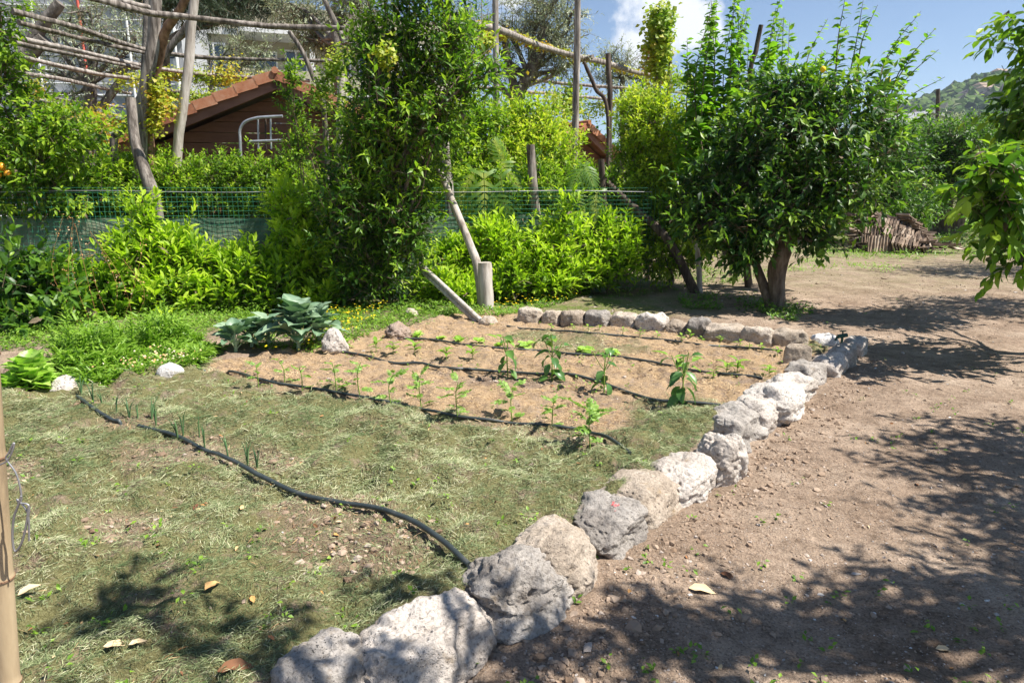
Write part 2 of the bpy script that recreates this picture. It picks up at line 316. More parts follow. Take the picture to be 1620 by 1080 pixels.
M['plastic'] = mat_noise('dark_green_plastic', [(0.3, (0.01, 0.05, 0.04)), (0.7, (0.02, 0.09, 0.07))], 10, 2, 0.0, 20, 0.35)
def mat_cloth(name, stops, alpha, scale=(1, 1, 1)):
    m, n = newmat(name); t = NT(n)
    tc = t.add('ShaderNodeTexCoord'); mp = t.add('ShaderNodeMapping', {'Vector': tc.outputs['Object'], 'Scale': scale})
    c = t.ramp(t.noise(mp.outputs[0], 1.5, 6, 0.65), stops)
    bp = t.add('ShaderNodeBump', {'Height': t.noise(mp.outputs[0], 3, 4, 0.6), 'Strength': 0.6, 'Distance': 0.08})
    p = t.add('ShaderNodeBsdfPrincipled', {'Base Color': c, 'Roughness': 0.75, 'Normal': bp.outputs[0], 'Alpha': alpha})
    tr = t.add('ShaderNodeBsdfTranslucent', {'Color': c})
    a = t.add('ShaderNodeMixShader', {0: 0.25 * alpha, 1: p.outputs[0], 2: tr.outputs[0]})
    t.add('ShaderNodeOutputMaterial', {'Surface': a.outputs[0]}); return m
M['shade'] = mat_cloth('green_shade_cloth', [(0.3, (0.045, 0.10, 0.065)), (0.5, (0.12, 0.19, 0.125)), (0.66, (0.33, 0.36, 0.25))], 0.96, (0.7, 0.7, 1.5))
M['netting'] = mat_cloth('scaffold_netting', [(0.3, (0.30, 0.32, 0.36)), (0.5, (0.42, 0.44, 0.48)), (0.7, (0.55, 0.57, 0.6))], 0.94, (0.3, 0.3, 1))
def mat_hill():
    m, n = newmat('wooded_hill'); t = NT(n)
    tc = t.add('ShaderNodeTexCoord'); v = tc.outputs['Object']
    c = t.ramp(t.noise(v, 0.02, 6, 0.7), [(0.3, (0.03, 0.055, 0.02)), (0.5, (0.07, 0.115, 0.03)), (0.7, (0.15, 0.18, 0.06))])
    p = t.add('ShaderNodeBsdfPrincipled', {'Base Color': c, 'Roughness': 1.0, 'Specular IOR Level': 0.0})
    t.add('ShaderNodeOutputMaterial', {'Surface': p.outputs[0]}); return m
M['hill'] = mat_hill()
M['forest'] = mat_leaf('far_tree', [(0, (0.025, 0.05, 0.02)), (0.5, (0.06, 0.11, 0.03)), (0.9, (0.13, 0.19, 0.05)), (1, (0.15, 0.13, 0.13))], 0.05, 0.9, spec=0.05)

# ------------------------------------------------------------------ mesh building
def mesh_np(name, V, F, mi, tint=None, smooth=False, mats=(), attrs=None):
    me = bpy.data.meshes.new(name)
    V = np.asarray(V, np.float32); me.vertices.add(len(V)); me.vertices.foreach_set('co', V.ravel())
    tot = np.concatenate([np.full(len(f), f.shape[1]) for f in F]).astype(np.int32)
    idx = np.concatenate([f.ravel() for f in F]).astype(np.int32)
    me.loops.add(len(idx)); me.loops.foreach_set('vertex_index', idx)
    me.polygons.add(len(tot)); st = np.zeros(len(tot), np.int32); st[1:] = np.cumsum(tot)[:-1]
    me.polygons.foreach_set('loop_start', st)
    try: me.polygons.foreach_set('loop_total', tot)
    except Exception: pass
    for m in mats: me.materials.append(m)
    me.polygons.foreach_set('material_index', np.concatenate([np.full(len(f), k) for f, k in zip(F, mi)]).astype(np.int32))
    sm = smooth if isinstance(smooth, (list, tuple)) else [smooth] * len(F)
    me.polygons.foreach_set('use_smooth', np.concatenate([np.full(len(f), bool(k)) for f, k in zip(F, sm)]))
    me.update(calc_edges=True)
    A = dict(attrs or {})
    if tint is not None: A['tint'] = tint
    for k, a in A.items():
        at = me.attributes.new(k, 'FLOAT', 'POINT'); at.data.foreach_set('value', np.asarray(a, np.float32))
    return me
class MB:
    def __init__(s): s.V = []; s.F = []; s.mi = []; s.sm = []; s.T = []; s.n = 0
    def add(s, V, F, mat=0, tint=0.5, smooth=False):
        V = np.asarray(V, float)
        for f in F:
            if len(f): s.F.append(np.asarray(f, np.int64) + s.n); s.mi.append(mat); s.sm.append(smooth)
        s.V.append(V); s.T.append(np.broadcast_to(np.asarray(tint, float), (len(V),))); s.n += len(V)
    def leaves(s, T, O, D, N, L, Wd, tint, mat=0, curl=None):
        """template T=(verts, faces); O origin, D direction, N approx normal, L length, Wd width"""
        tv, tf = T; n = len(O)
        D = nrm(D); Wv = nrm(np.cross(N, D)); N2 = np.cross(D, Wv)
        L = np.broadcast_to(L, (n,)); Wd = np.broadcast_to(Wd, (n,))
        V = O[:, None, :] + tv[None, :, 0, None] * (D * L[:, None])[:, None, :] + tv[None, :, 1, None] * (Wv * Wd[:, None])[:, None, :] + tv[None, :, 2, None] * (N2 * L[:, None])[:, None, :]
        k = len(tv); base = (np.arange(n) * k)[:, None, None]
        F = [(np.asarray(f)[None] + base).reshape(-1, np.asarray(f).shape[1]) for f in tf]
        tt = np.repeat(np.broadcast_to(tint, (n,)), k)
        s.add(V.reshape(-1, 3), F, mat, np.clip(tt, 0, 1), smooth=False)
    def tube(s, P, Rr, sides=8, mat=0, tint=0.5, rough=0.0, seed=0, cap=True, smooth=True):
        P = np.asarray(P, float); n = len(P); Rr = np.broadcast_to(np.asarray(Rr, float), (n,))
        T = np.gradient(P, axis=0); T = nrm(T)
        up = np.array([0.0, 0, 1.0]) if abs(T[0, 2]) < 0.9 else np.array([1.0, 0, 0])
        A = np.zeros_like(P); a = nrm(np.cross(up, T[0])[None])[0]
        for k in range(n):
            a = a - T[k] * (a @ T[k]); a = a / max(np.linalg.norm(a), 1e-9); A[k] = a
        B = np.cross(T, A)
        th = np.arange(sides) / sides * 2 * math.pi
        ring = A[:, None, :] * np.cos(th)[None, :, None] + B[:, None, :] * np.sin(th)[None, :, None]
        rr = np.repeat(Rr[:, None], sides, 1)
        if rough:
            q = np.stack([np.cos(th)[None, :] * 1.6 + np.zeros((n, 1)), np.sin(th)[None, :] * 1.6 + np.zeros((n, 1)), np.repeat(np.arange(n)[:, None] * 0.35, sides, 1)], -1)
            rr = rr * (1 + rough * fbm(q.reshape(-1, 3), 3, seed).reshape(n, sides))
        V = (P[:, None, :] + ring * rr[..., None]).reshape(-1, 3)
        i = np.arange(n - 1)[:, None] * sides; j = np.arange(sides)[None, :]; j2 = (j + 1) % sides
        Q = np.stack([i + j, i + j2, i + sides + j2, i + sides + j], -1).reshape(-1, 4)
        F = [Q]
        s.add(V, F, mat, tint, smooth)
        if cap:
            s.add(V[:sides], [np.arange(sides)[::-1][None]], mat, tint); s.add(V[-sides:], [np.arange(sides)[None]], mat, tint)
    def box(s, c, sz, mat=0, rot=None, tint=0.5):
        h = np.array(sz) / 2
        V = np.array([(x, y, z) for x in (-1, 1) for y in (-1, 1) for z in (-1, 1)]) * h
        if rot is not None: V = V @ np.array(rot).T
        V = V + np.array(c)
        F = np.array([(0, 1, 3, 2), (4, 6, 7, 5), (0, 4, 5, 1), (2, 3, 7, 6), (0, 2, 6, 4), (1, 5, 7, 3)])
        s.add(V, [F], mat, tint)
    def mesh(s, name, mats):
        return mesh_np(name, np.concatenate(s.V), s.F, s.mi, np.concatenate(s.T), s.sm, mats)
    def obj(s, name, mats, parent=None, loc=None):
        if not isinstance(mats, (list, tuple)): mats = [mats]
        if loc is not None:
            s.V = [v - np.array(loc) for v in s.V]
        o = bpy.data.objects.new(name, s.mesh(name, mats)); COL.objects.link(o)
        if parent is not None: o.parent = parent
        elif loc is not None: o.location = loc
        return o
def tag(o, label=None, cat=None, group=None, kind=None):
    if label: o['label'] = label
    if cat: o['category'] = cat
    if group: o['group'] = group
    if kind: o['kind'] = kind
    return o
def thing(name, loc, label, cat, group=None, rz=0):
    o = bpy.data.objects.new(name, None); COL.objects.link(o); o.location = tuple(loc); o.rotation_euler = (0, 0, rz); o.empty_display_size = 0.1
    return tag(o, label, cat, group)
def copy_obj(o, parent=None, loc=None, rot=None):
    c = o.copy(); COL.objects.link(c); c.parent = parent
    if loc is not None: c.location = tuple(loc)
    if rot is not None: c.rotation_euler = rot
    return c
def spline(P, n):
    P = np.asarray(P, float); m = len(P)
    if m == 2: t = np.linspace(0, 1, n)[:, None]; return P[0] * (1 - t) + P[1] * t
    Q = np.vstack([2 * P[0] - P[1], P, 2 * P[-1] - P[-2]]); out = []
    for u in np.linspace(0, m - 1 - 1e-6, n):
        k = int(u); t = u - k; a, b, c, d = Q[k:k + 4]
        out.append(0.5 * ((2 * b) + (-a + c) * t + (2 * a - 5 * b + 4 * c - d) * t * t + (-a + 3 * b - 3 * c + d) * t ** 3))
    return np.array(out)

# leaf templates: x along, y across, z up
L5 = (np.array([(0, 0, 0), (.45, .5, .06), (1, 0, -.10), (.45, -.5, .06), (.5, 0, .0)]), [[(0, 4, 2, 1), (0, 3, 2, 4)]])
L8 = (np.array([(0, 0, 0), (.28, .42, .05), (.28, 0, .01), (.28, -.42, .05), (.66, .42, .02), (.66, 0, -.03), (.66, -.42, .02), (1, 0, -.14)]),
      [[(0, 2, 1), (0, 3, 2), (4, 5, 7), (5, 6, 7)], [(1, 2, 5, 4), (2, 3, 6, 5)]])
L4 = (np.array([(0, 0, 0), (.5, .5, .0), (1, 0, 0), (.5, -.5, .0)]), [[(0, 3, 2, 1)]])
BL = (np.array([(0, .5, 0), (0, -.5, 0), (.5, .45, .12), (.5, -.45, .12), (1, .12, 0), (1, -.12, 0)]), [[(0, 1, 3, 2), (2, 3, 5, 4)]])
BS = (np.array([(0, .5, 0), (0, -.5, 0), (1, .3, 0), (1, -.3, 0)]), [[(0, 1, 3, 2)]])

def rdir(n, rng=R):
    return nrm(rng.normal(size=(n, 3)))
def lobe(px, py, rx, ry, Y, dep=None):
    """an ellipsoid of foliage given by where it stands: centre, half width, half height, half depth"""
    c = AT(px, py, Y); k = Y / CP / 1080
    a = rx * k; b = ry * k
    return (c[0], c[1], c[2], a, dep if dep else min(a, 1.2), b)
def sprays(mb, lobes, n, slen=0.3, k=8, ll=0.09, lw=0.4, up=0.3, out=0.7, T=L5, tint=(0.35, 0.3), young=0.35, inner=0.3, twig=0.004, droop=0.25, splay=0.9, seed=1, mat=0, tmat=1, rough=0.3, ground=None):
    rng = np.random.RandomState(seed)
    LB = np.array(lobes, float); vol = LB[:, 3] * LB[:, 5] + LB[:, 3] * LB[:, 4]; w = vol / vol.sum()
    li = rng.choice(len(LB), n, p=w); C = LB[li, :3]; RR = LB[li, 3:6]
    u = nrm(rng.normal(size=(n, 3))); shell = 0.72 + 0.33 * np.sqrt(rng.rand(n)); inn = rng.rand(n) < inner
    shell[inn] = 0.25 + 0.5 * rng.rand(inn.sum())
    shell = shell * (1 + rough * vnoise(u * 2.1 + li[:, None] * 5.3, seed) + 0.6 * rough * vnoise(u * 5.0 + li[:, None] * 3.3, seed + 3))
    O = C + u * RR * shell[:, None]
    if ground is not None: O[:, 2] = np.maximum(O[:, 2], ground + 0.05 + 0.1 * rng.rand(n))
    D = nrm(nrm(u / RR * RR.mean()) * out + np.array([0, 0, up]) + rng.normal(size=(n, 3)) * 0.32)
    sl_ = slen * (0.6 + 0.8 * rng.rand(n))
    st_t = np.clip(tint[0] + rng.normal(size=n) * tint[1] * 0.6 + 0.25 * vnoise(O * 1.7, seed + 8), 0, 1)
    side = nrm(np.cross(D, rng.normal(size=(n, 3)))); side2 = np.cross(D, side)
    t = (np.arange(k) + 0.5) / k
    ph = np.arange(k) * 2.4 + rng.rand(n)[:, None] * 6
    P = O[:, None] + D[:, None] * (sl_[:, None] * (t[None] - 0.35))[..., None]
    P[..., 2] -= (sl_[:, None] * (t[None] ** 2) * droop * 0.35)
    sv = side[:, None] * np.cos(ph)[..., None] + side2[:, None] * np.sin(ph)[..., None]
    sp_ = splay * (1.15 - 0.55 * t)[None, :, None]
    LD = nrm(D[:, None] * (0.45 + 0.6 * t)[None, :, None] + sv * sp_ + rng.normal(size=(n, k, 3)) * 0.18 - np.array([0, 0, droop])[None, None])
    NN = nrm(np.array([0, 0, 1.0]) + rng.normal(size=(n, k, 3)) * 0.42 + D[:, None] * 0.35)
    NN = NN - LD * (NN * LD).sum(-1, keepdims=True)
    L = ll * (0.5 + 0.75 * rng.rand(n, k)) * (1.05 - 0.35 * (t[None] ** 3))
    tt = st_t[:, None] + young * (t[None] - 0.45) + rng.normal(size=(n, k)) * 0.09
    L_ = L.ravel()
    dead_ = rng.rand(n * k) < .012; A_ = [P.reshape(-1, 3), LD.reshape(-1, 3), NN.reshape(-1, 3)]
    mb.leaves(T, A_[0][~dead_], A_[1][~dead_], A_[2][~dead_], L_[~dead_], L_[~dead_] * lw, tt.ravel()[~dead_], mat)
    if twig: mb.leaves(T, A_[0][dead_], A_[1][dead_] - [0, 0, .6], A_[2][dead_], L_[dead_] * .9, L_[dead_] * lw * .8, .5, tmat)
    if twig:
        a = O - D * (sl_ * 0.5)[:, None]; b = O + D * (sl_ * 0.6)[:, None]; b[:, 2] -= sl_ * droop * 0.2
        e1 = side * twig; e2 = side2 * twig
        V = np.stack([a + e1, a - 0.5 * e1 + e2, a - 0.5 * e1 - e2, b], 1).reshape(-1, 3)
        base = (np.arange(n) * 4)[:, None, None]
        F = (np.array([(0, 1, 3), (1, 2, 3), (2, 0, 3)])[None] + base).reshape(-1, 3)
        mb.add(V, [F], tmat, 0.5)
def branchy(mb, a, b, r0, r1, seed=0, sides=7, wob=0.08, n=9, mat=0, rough=0.12):
    rng = np.random.RandomState(seed); a = np.array(a, float); b = np.array(b, float); L = np.linalg.norm(b - a)
    t = np.linspace(0, 1, n)[:, None]; P = a * (1 - t) + b * t
    P += np.sin(t * math.pi) * (rng.normal(size=3) * wob * L)[None] + np.sin(t * 2 * math.pi) * (rng.normal(size=3) * wob * 0.5 * L)[None]
    mb.tube(P, np.linspace(r0, r1, n), sides, mat, rough=rough, seed=seed)
    return P
def tree(name, label, cat, base, lobes, trunk_top, r0, leafmat, barkmat, group=None, seed=1, trunks=None, nlimb=None, limb_r=None, part='crown', stem_word='trunk', **kw):
    """a tree or shrub: trunk, a branch to each foliage lobe, crown of leaf sprays"""
    base = np.array(base, float); th = thing(name, base, label, cat, group)
    def loc(m): m.V = [v - base for v in m.V]; return m
    mb = MB(); tt = np.array(trunk_top, float)
    if r0 > 0:
        pts = trunks if trunks is not None else [base - np.array([0, 0, 0.1]), base * 0.6 + tt * 0.4 + np.array([0.04, 0, 0]), tt]
        P = spline(pts, 14); rr = np.linspace(r0, r0 * 0.62, 14); rr[0] *= 1.45; rr[1] *= 1.15
        mb.tube(P, rr, 12, rough=0.2, seed=seed); loc(mb).obj(stem_word, barkmat, th)
    order = sorted(range(len(lobes)), key=lambda i: -lobes[i][3])[: (nlimb or len(lobes))]
    for j, i in enumerate(order):
        m2 = MB(); c = np.array(lobes[i][:3]); lr = (limb_r or max(r0 * 0.45, 0.012))
        P = branchy(m2, tt - (tt - base) * 0.05, c, lr, lr * 0.3, seed + i, wob=0.07)
        rng = np.random.RandomState(seed + 50 + i)
        for q in range(4):
            e = c + rng.normal(size=3) * np.array(lobes[i][3:6]) * 0.5
            branchy(m2, P[4 + q], e, lr * 0.42, lr * 0.12, seed + i + q * 7, 5, 0.06, 6)
        loc(m2).obj('branch', barkmat, th)
    m3 = MB(); sprays(m3, lobes, seed=seed, **kw)
    o = loc(m3).obj(part, [leafmat, M['twig']], th)
    return th

# ------------------------------------------------------------------ ground and bed
def grid(xs, ys, zf):
    X, Y = np.meshgrid(xs, ys); P = np.c_[X.ravel(), Y.ravel()]; Z = zf(P)
    nx, ny = len(xs), len(ys)
    i = (np.arange(ny - 1)[:, None] * nx + np.arange(nx - 1)[None]).ravel()
    return np.c_[P, Z], np.stack([i, i + 1, i + nx + 1, i + nx], 1)
BED = np.array([(-0.78, 1.75), (-0.12, 2.35), (0.25, 2.75), (0.72, 3.35), (1.2, 4.0), (1.6, 4.7), (2.3, 5.5), (3.1, 6.45), (3.12, 7.12), (1.4, 7.85), (0.3, 8.3), (-0.4, 8.75), (-1.25, 7.6), (-1.9, 6.85),
                (-2.35, 6.3), (-3.0, 5.85), (-3.6, 5.42), (-4.3, 5.2), (-5.5, 5.2), (-5.5, 0.4), (-1.7, 0.4)])
def below(P):
    z = H(P); near = (P[:, 1] > 0) & (P[:, 1] < 9.5) & (np.abs(P[:, 0]) < 6)
    if near.any():
        s = polysd(P[near], BED); z[near] -= 0.06 * smooth(0.02, 0.12, s)
    far = smooth(40, 300, np.linalg.norm(P, axis=1)); return z - far * 0.5
gx = np.concatenate([-np.geomspace(900, 6.2, 34), np.arange(-6, 8.01, 0.05), np.geomspace(8.2, 900, 36)])
gy = np.concatenate([-np.geomspace(300, 1.2, 14), np.arange(-1, 10.01, 0.05), np.geomspace(10.1, 1600, 60)])
V, Q = grid(gx, gy, below)
d_ = np.linalg.norm(V[:, :2], axis=1)
# left strip along the fence and far away the earth grows over
fl = V[:, 1] - (7.2 + 0.28 * (V[:, 0] + 2.6))
grassy = np.maximum(smooth(-0.4, 0.9, fl) * smooth(3.6, 1.2, V[:, 0]), smooth(15, 19, V[:, 1]) * 0.9)
grassy = np.maximum(grassy, 0.25 * smooth(9.5, 12.5, V[:, 1])) * smooth(-3.2, -4.5, -V[:, 1] * 0 + -4.6)
grassy = np.maximum(grassy, 0.5 * smooth(-4.2, -6, V[:, 0]) * smooth(5.0, 6.0, V[:, 1]))
me = mesh_np('ground', V, [Q], [0], smooth=True, mats=[M['ground']], attrs={'grassy': grassy})
go = bpy.data.objects.new('ground', me); COL.objects.link(go); tag(go, kind='structure')

H2 = [(322, 585), (370, 587), (407, 598), (444, 606), (480, 611), (554, 624), (617, 636), (665, 645), (717, 654), (765, 662), (813, 667), (869, 671), (917, 678), (954, 691), (997, 715)]
H2w = np.array([G(*p)[:2] for p in H2])
# band of green clippings inside the stone line
def bedmaps(P):
    # y of hose 2 at given x
    o = np.argsort(H2w[:, 0]); yh = np.interp(P[:, 0], H2w[o, 0], H2w[o, 1], left=6.0)
    jit = 0.16 * fbm(P * 3, 3, 31)
    mul = smooth(0.16, -0.02, P[:, 1] - (yh - 0.12) + jit)
    mul = np.where(P[:, 0] < -2.7, 1, mul)
    # along the stones up to px ~1110,640
    sdw = polysd(P, BED)
    alng = smooth(0.75, 0.45, sdw + jit) * smooth(5.0, 4.4, P[:, 1] + jit) * (P[:, 0] > 0)
    mul = np.maximum(mul, alng)
    # a patch of green among the straw near (930,545), corner near (1290,545)
    for (px, py, r) in [(925, 543, 0.42), (860, 538, 0.3), (990, 545, 0.25), (1285, 552, 0.18)]:
        g = G(px, py)[:2]; mul = np.maximum(mul, 0.75 * smooth(r * 1.3, r * 0.4, np.linalg.norm((P - g) * [1, 0.6], axis=1) + jit))
    bare = 0 * mul
    for (px, py, rx, ry) in [(270, 712, .38, .22), (205, 668, .3, .12), (420, 735, .3, .18), (560, 835, .38, .25), (600, 860, .3, .2), (150, 640, .16, .12), (700, 672, .5, .08), (940, 700, .28, .14), (190, 840, .16, .14), (30, 740, .15, .2), (860, 690, .3, .1), (500, 800, .3, .12), (785, 599, .26, .1), (850, 606, .26, .09), (940, 626, .26, .08), (1040, 648, .34, .09), (620, 646, .3, .07), (560, 628, .25, .06), (480, 622, .3, .05), (790, 676, .3, .08), (1180, 603, .2, .06), (720, 570, .3, .05), (900, 565, .3, .05)]:
        g = G(px, py)[:2]; bare = np.maximum(bare, smooth(1.25, 0.55, np.linalg.norm((P - g) / [rx, ry], axis=1) + jit * 2.2))
    mul = mul * (1 - 0.68 * bare)
    straw = (1 - mul) * (1 - bare)
    # darker damp soil under the tomato and pepper plants
    return mul, straw, bare
bx_ = np.arange(-5.6, 3.3, 0.022); by_ = np.arange(0.35, 8.9, 0.022)
X, Y = np.meshgrid(bx_, by_); P = np.c_[X.ravel(), Y.ravel()]
sdb = polysd(P, BED); mul, straw, bare = bedmaps(P)
Z = H(P) + 0.042 * mul * (0.5 + fbm(P * 4.8, 4, 21)) + 0.012 * mul * fbm(P * 16, 2, 22) + 0.024 * straw * (fbm(P * 7, 3, 23)) + 0.009 * straw * fbm(P * 22, 2, 29) + bare * 0.016 * fbm(P * 20, 3, 24) - 0.01 * bare
Z = Z - 0.09 * smooth(0.05, -0.03, sdb)
BZ = Z.reshape(len(by_), len(bx_))
def bedz(P):
    P = np.asarray(P, float).reshape(-1, 2)
    i = np.clip((P[:, 0] - bx_[0]) / 0.022, 0, len(bx_) - 2.001); j = np.clip((P[:, 1] - by_[0]) / 0.022, 0, len(by_) - 2.001)
    a = i.astype(int); b = j.astype(int); u = i - a; v = j - b
    return (BZ[b, a] * (1 - u) + BZ[b, a + 1] * u) * (1 - v) + (BZ[b + 1, a] * (1 - u) + BZ[b + 1, a + 1] * u) * v
keep = (sdb > -0.05).reshape(len(by_), len(bx_))
nx = len(bx_); ii = (np.arange(len(by_) - 1)[:, None] * nx + np.arange(nx - 1)[None])
kq = keep[:-1, :-1] & keep[1:, :-1] & keep[:-1, 1:] & keep[1:, 1:]
ii = ii[kq]; Q = np.stack([ii, ii + 1, ii + nx + 1, ii + nx], 1)
used = np.unique(Q); rm = np.full(len(P), -1); rm[used] = np.arange(len(used))
me = mesh_np('vegetable_bed', np.c_[P, Z][used], [rm[Q]], [0], smooth=True, mats=[M['bed']], attrs={'mulch': mul[used], 'straw': straw[used]})
o = bpy.data.objects.new('vegetable_bed', me); COL.objects.link(o); tag(o, kind='structure')
def B(px, py):
    """a point on the bed surface"""
    g = G(px, py)
    for _ in range(3): g = G(px, py, float(bedz(g[:2])[0]))
    return g

# clippings: flat tangled strands
def scatter_bed(n, y0, y1, x0, x1, dens, rng):
    P = np.c_[rng.uniform(x0, x1, n), rng.uniform(y0, y1, n)]
    s = polysd(P, BED); m_, st_, b_ = bedmaps(P)
    k = (s > 0.0) & (np.abs(P[:, 0]) < P[:, 1] * 0.84 + 0.25) & (rng.rand(n) < dens(P, m_, st_, b_))
    return P[k], m_[k]
rng = np.random.RandomState(11)
mb = MB()
def strands(P, ln, wd, lift, tbase, seed, T):
    r = np.random.RandomState(seed); n = len(P)
    cl = fbm(P * 9, 3, 40 + seed); flow = 3.0 * fbm(P * 1.6, 2, 50 + seed) + 2.2 * vnoise(P * 7, 70 + seed)
    th = flow + r.normal(size=n) * 0.9
    tuft = np.clip(cl, 0, 1)
    D = np.c_[np.cos(th), np.sin(th), r.normal(size=n) * 0.22 + tuft * 0.25]
    z = bedz(P) + r.rand(n) ** 1.6 * lift * (0.4 + 1.6 * tuft)
    N = np.c_[r.normal(size=n) * .5, r.normal(size=n) * .5, np.ones(n)]
    tt = tbase + 0.2 * fbm(P * 1.3, 3, 60) + 0.3 * cl + r.normal(size=n) * 0.27
    mb.leaves(T, np.c_[P, z], D, N, ln * (0.5 + r.rand(n)), wd * (0.7 + 0.6 * r.rand(n)), tt)
dn = lambda P, m_, s_, b_: m_ * (0.62 + 0.5 * fbm(P * 6, 3, 33)) + 0.06 * b_
P1, _ = scatter_bed(185000, 1.2, 3.3, -2.9, 1.3, dn, rng); strands(P1, 0.027, 0.0019, 0.02, 0.42, 1, BL)
P2, _ = scatter_bed(180000, 3.3, 4.8, -4.3, 1.8, dn, rng); strands(P2, 0.034, 0.0025, 0.02, 0.4, 2, BS)
P3, _ = scatter_bed(85000, 4.8, 7.9, -5.5, 3.2, dn, rng); strands(P3, 0.046, 0.004, 0.018, 0.43, 3, BS)
tag(mb.obj('grass_clippings', M['blade']), 'olive green dried grass clippings mulching the near half of the bed', 'mulch', kind='stuff')
mb = MB()
P4, _ = scatter_bed(120000, 4.0, 8.8, -3.6, 3.3, lambda P, m_, s_, b_: s_ * (0.4 + 0.5 * fbm(P * 5, 3, 35)) + 0.12 * b_, rng); strands(P4, 0.034, 0.0035, 0.016, 0.5, 4, BS)
P5, _ = scatter_bed(60000, 1.4, 5.0, -3.6, 1.6, lambda P, m_, s_, b_: 0.25 * b_ + 0.02, rng); strands(P5, 0.03, 0.0028, 0.014, 0.3, 5, BS)
tag(mb.obj('straw_mulch', M['fibre']), 'tan dry straw litter covering the far half of the bed', 'mulch', kind='stuff')

# pebbles and clods
ico = []
def ico_base():
    t = (1 + 5 ** .5) / 2
    v = nrm(np.array([(-1, t, 0), (1, t, 0), (-1, -t, 0), (1, -t, 0), (0, -1, t), (0, 1, t), (0, -1, -t), (0, 1, -t), (t, 0, -1), (t, 0, 1), (-t, 0, -1), (-t, 0, 1)], float))
    f = np.array([(0, 11, 5), (0, 5, 1), (0, 1, 7), (0, 7, 10), (0, 10, 11), (1, 5, 9), (5, 11, 4), (11, 10, 2), (10, 7, 6), (7, 1, 8), (3, 9, 4), (3, 4, 2), (3, 2, 6), (3, 6, 8), (3, 8, 9), (4, 9, 5), (2, 4, 11), (6, 2, 10), (8, 6, 7), (9, 8, 1)])
    return v, f
IV, IF = ico_base()
def lumps(mb, P, size, tint, rng, flat=0.6, sink=0.35):
    n = len(P); s = size[:, None, None] * (1 + 0.35 * rng.normal(size=(n, 12, 1)).clip(-1.2, 1.2)) * np.stack([0.7 + 0.6 * rng.rand(n), 0.7 + 0.6 * rng.rand(n), flat * (0.6 + 0.7 * rng.rand(n))], 1)[:, None, :]
    a = rng.rand(n) * 6.28; c, sn = np.cos(a)[:, None], np.sin(a)[:, None]
    V = IV[None] * s; V = np.stack([V[..., 0] * c - V[..., 1] * sn, V[..., 0] * sn + V[..., 1] * c, V[..., 2]], -1)
    V = V + P[:, None, :]; V[..., 2] += (size * flat * (1 - 2 * sink))[:, None] * 0.6
    F = (IF[None] + (np.arange(n) * 12)[:, None, None]).reshape(-1, 3)
    mb.add(V.reshape(-1, 3), [F], 0, np.repeat(tint, 12), smooth=False)
def path_pts(n, y0, y1, rng, off=0.0):
    y = y0 * (y1 / y0) ** rng.rand(n); x = rng.uniform(-0.8, 0.85, n) * y
    P = np.c_[x, y]; k = (polysd(P, HIGH) < off); return P[k]
rng = np.random.RandomState(12); mb = MB()
P = path_pts(26000, 1.6, 14, rng); n = len(P); sz = np.clip(0.0032 * np.exp(rng.normal(size=n) * 0.55), 0.0015, 0.017) * (0.55 + 0.17 * P[:, 1]) ** 0.8
lumps(mb, np.c_[P, H(P)], sz, np.clip(0.42 + rng.normal(size=n) * 0.2 + (rng.rand(n) < .035) * 0.5, 0, 1), rng)
# crumbs and small stones at the foot of the stones
WL = np.array([(-0.4, 1.6), (-0.05, 1.95), (0.12, 2.15), (0.5, 2.65), (1.0, 3.25), (1.45, 3.85), (1.6, 4.2), (2.2, 4.9), (2.9, 5.7), (3.45, 6.4)])
n = 2600; u = rng.rand(n) * (len(WL) - 1.001); k = u.astype(int); f = (u - k)[:, None]
C = WL[k] * (1 - f) + WL[k + 1] * f + np.array([0.76, -0.65]) * np.abs(rng.normal(size=(n, 1))) * 0.2 + rng.normal(size=(n, 2)) * 0.02
lumps(mb, np.c_[C, H(C)], np.clip(0.0055 * np.exp(rng.normal(size=n) * 0.6), 0.002, 0.022), np.clip(0.3 + rng.normal(size=n) * 0.15, 0, 1), rng, 0.75)
P = path_pts(20000, 1.2, 8.6, rng, 99); P = P[polysd(P, BED) > 0.03]; m_, s_, b_ = bedmaps(P); P = P[rng.rand(len(P)) < b_ * 1.0 + 0.10 * s_ + 0.01]; n = len(P)
lumps(mb, np.c_[P, bedz(P)], np.clip(0.008 * np.exp(rng.normal(size=n) * 0.5), 0.002, 0.022), np.clip(0.3 + rng.normal(size=n) * 0.2, 0, 1), rng)
tag(mb.obj('gravel', M['pebble']), 'loose pebbles and crumbs of earth on the bare path', 'gravel', kind='stuff')

# ------------------------------------------------------------------ stones
def cube_sphere(n):
    a = np.linspace(-1, 1, n + 1); a = np.tan(a * math.pi / 4)
    U, Vv = np.meshgrid(a, a); vs = []; fs = []; k = 0
    i = (np.arange(n)[:, None] * (n + 1) + np.arange(n)[None]).ravel(); q = np.stack([i, i + 1, i + n + 2, i + n + 1], 1)
    one = np.ones_like(U)
    for s_, (x, y, z) in enumerate([(U, Vv, one), (-U, Vv, -one), (one, U, Vv), (-one, -U, Vv), (-U, one, Vv), (U, -one, Vv)]):
        vs.append(np.stack([x.ravel(), y.ravel(), z.ravel()], 1)); fs.append(q + k); k += (n + 1) ** 2
    v = nrm(np.concatenate(vs)); f = np.concatenate(fs)
    key = np.round(v * 1e5).astype(np.int64); _, inv_first, inv = np.unique(key, axis=0, return_index=True, return_inverse=True)
    return v[inv_first], inv.ravel()[f]
CS = {}
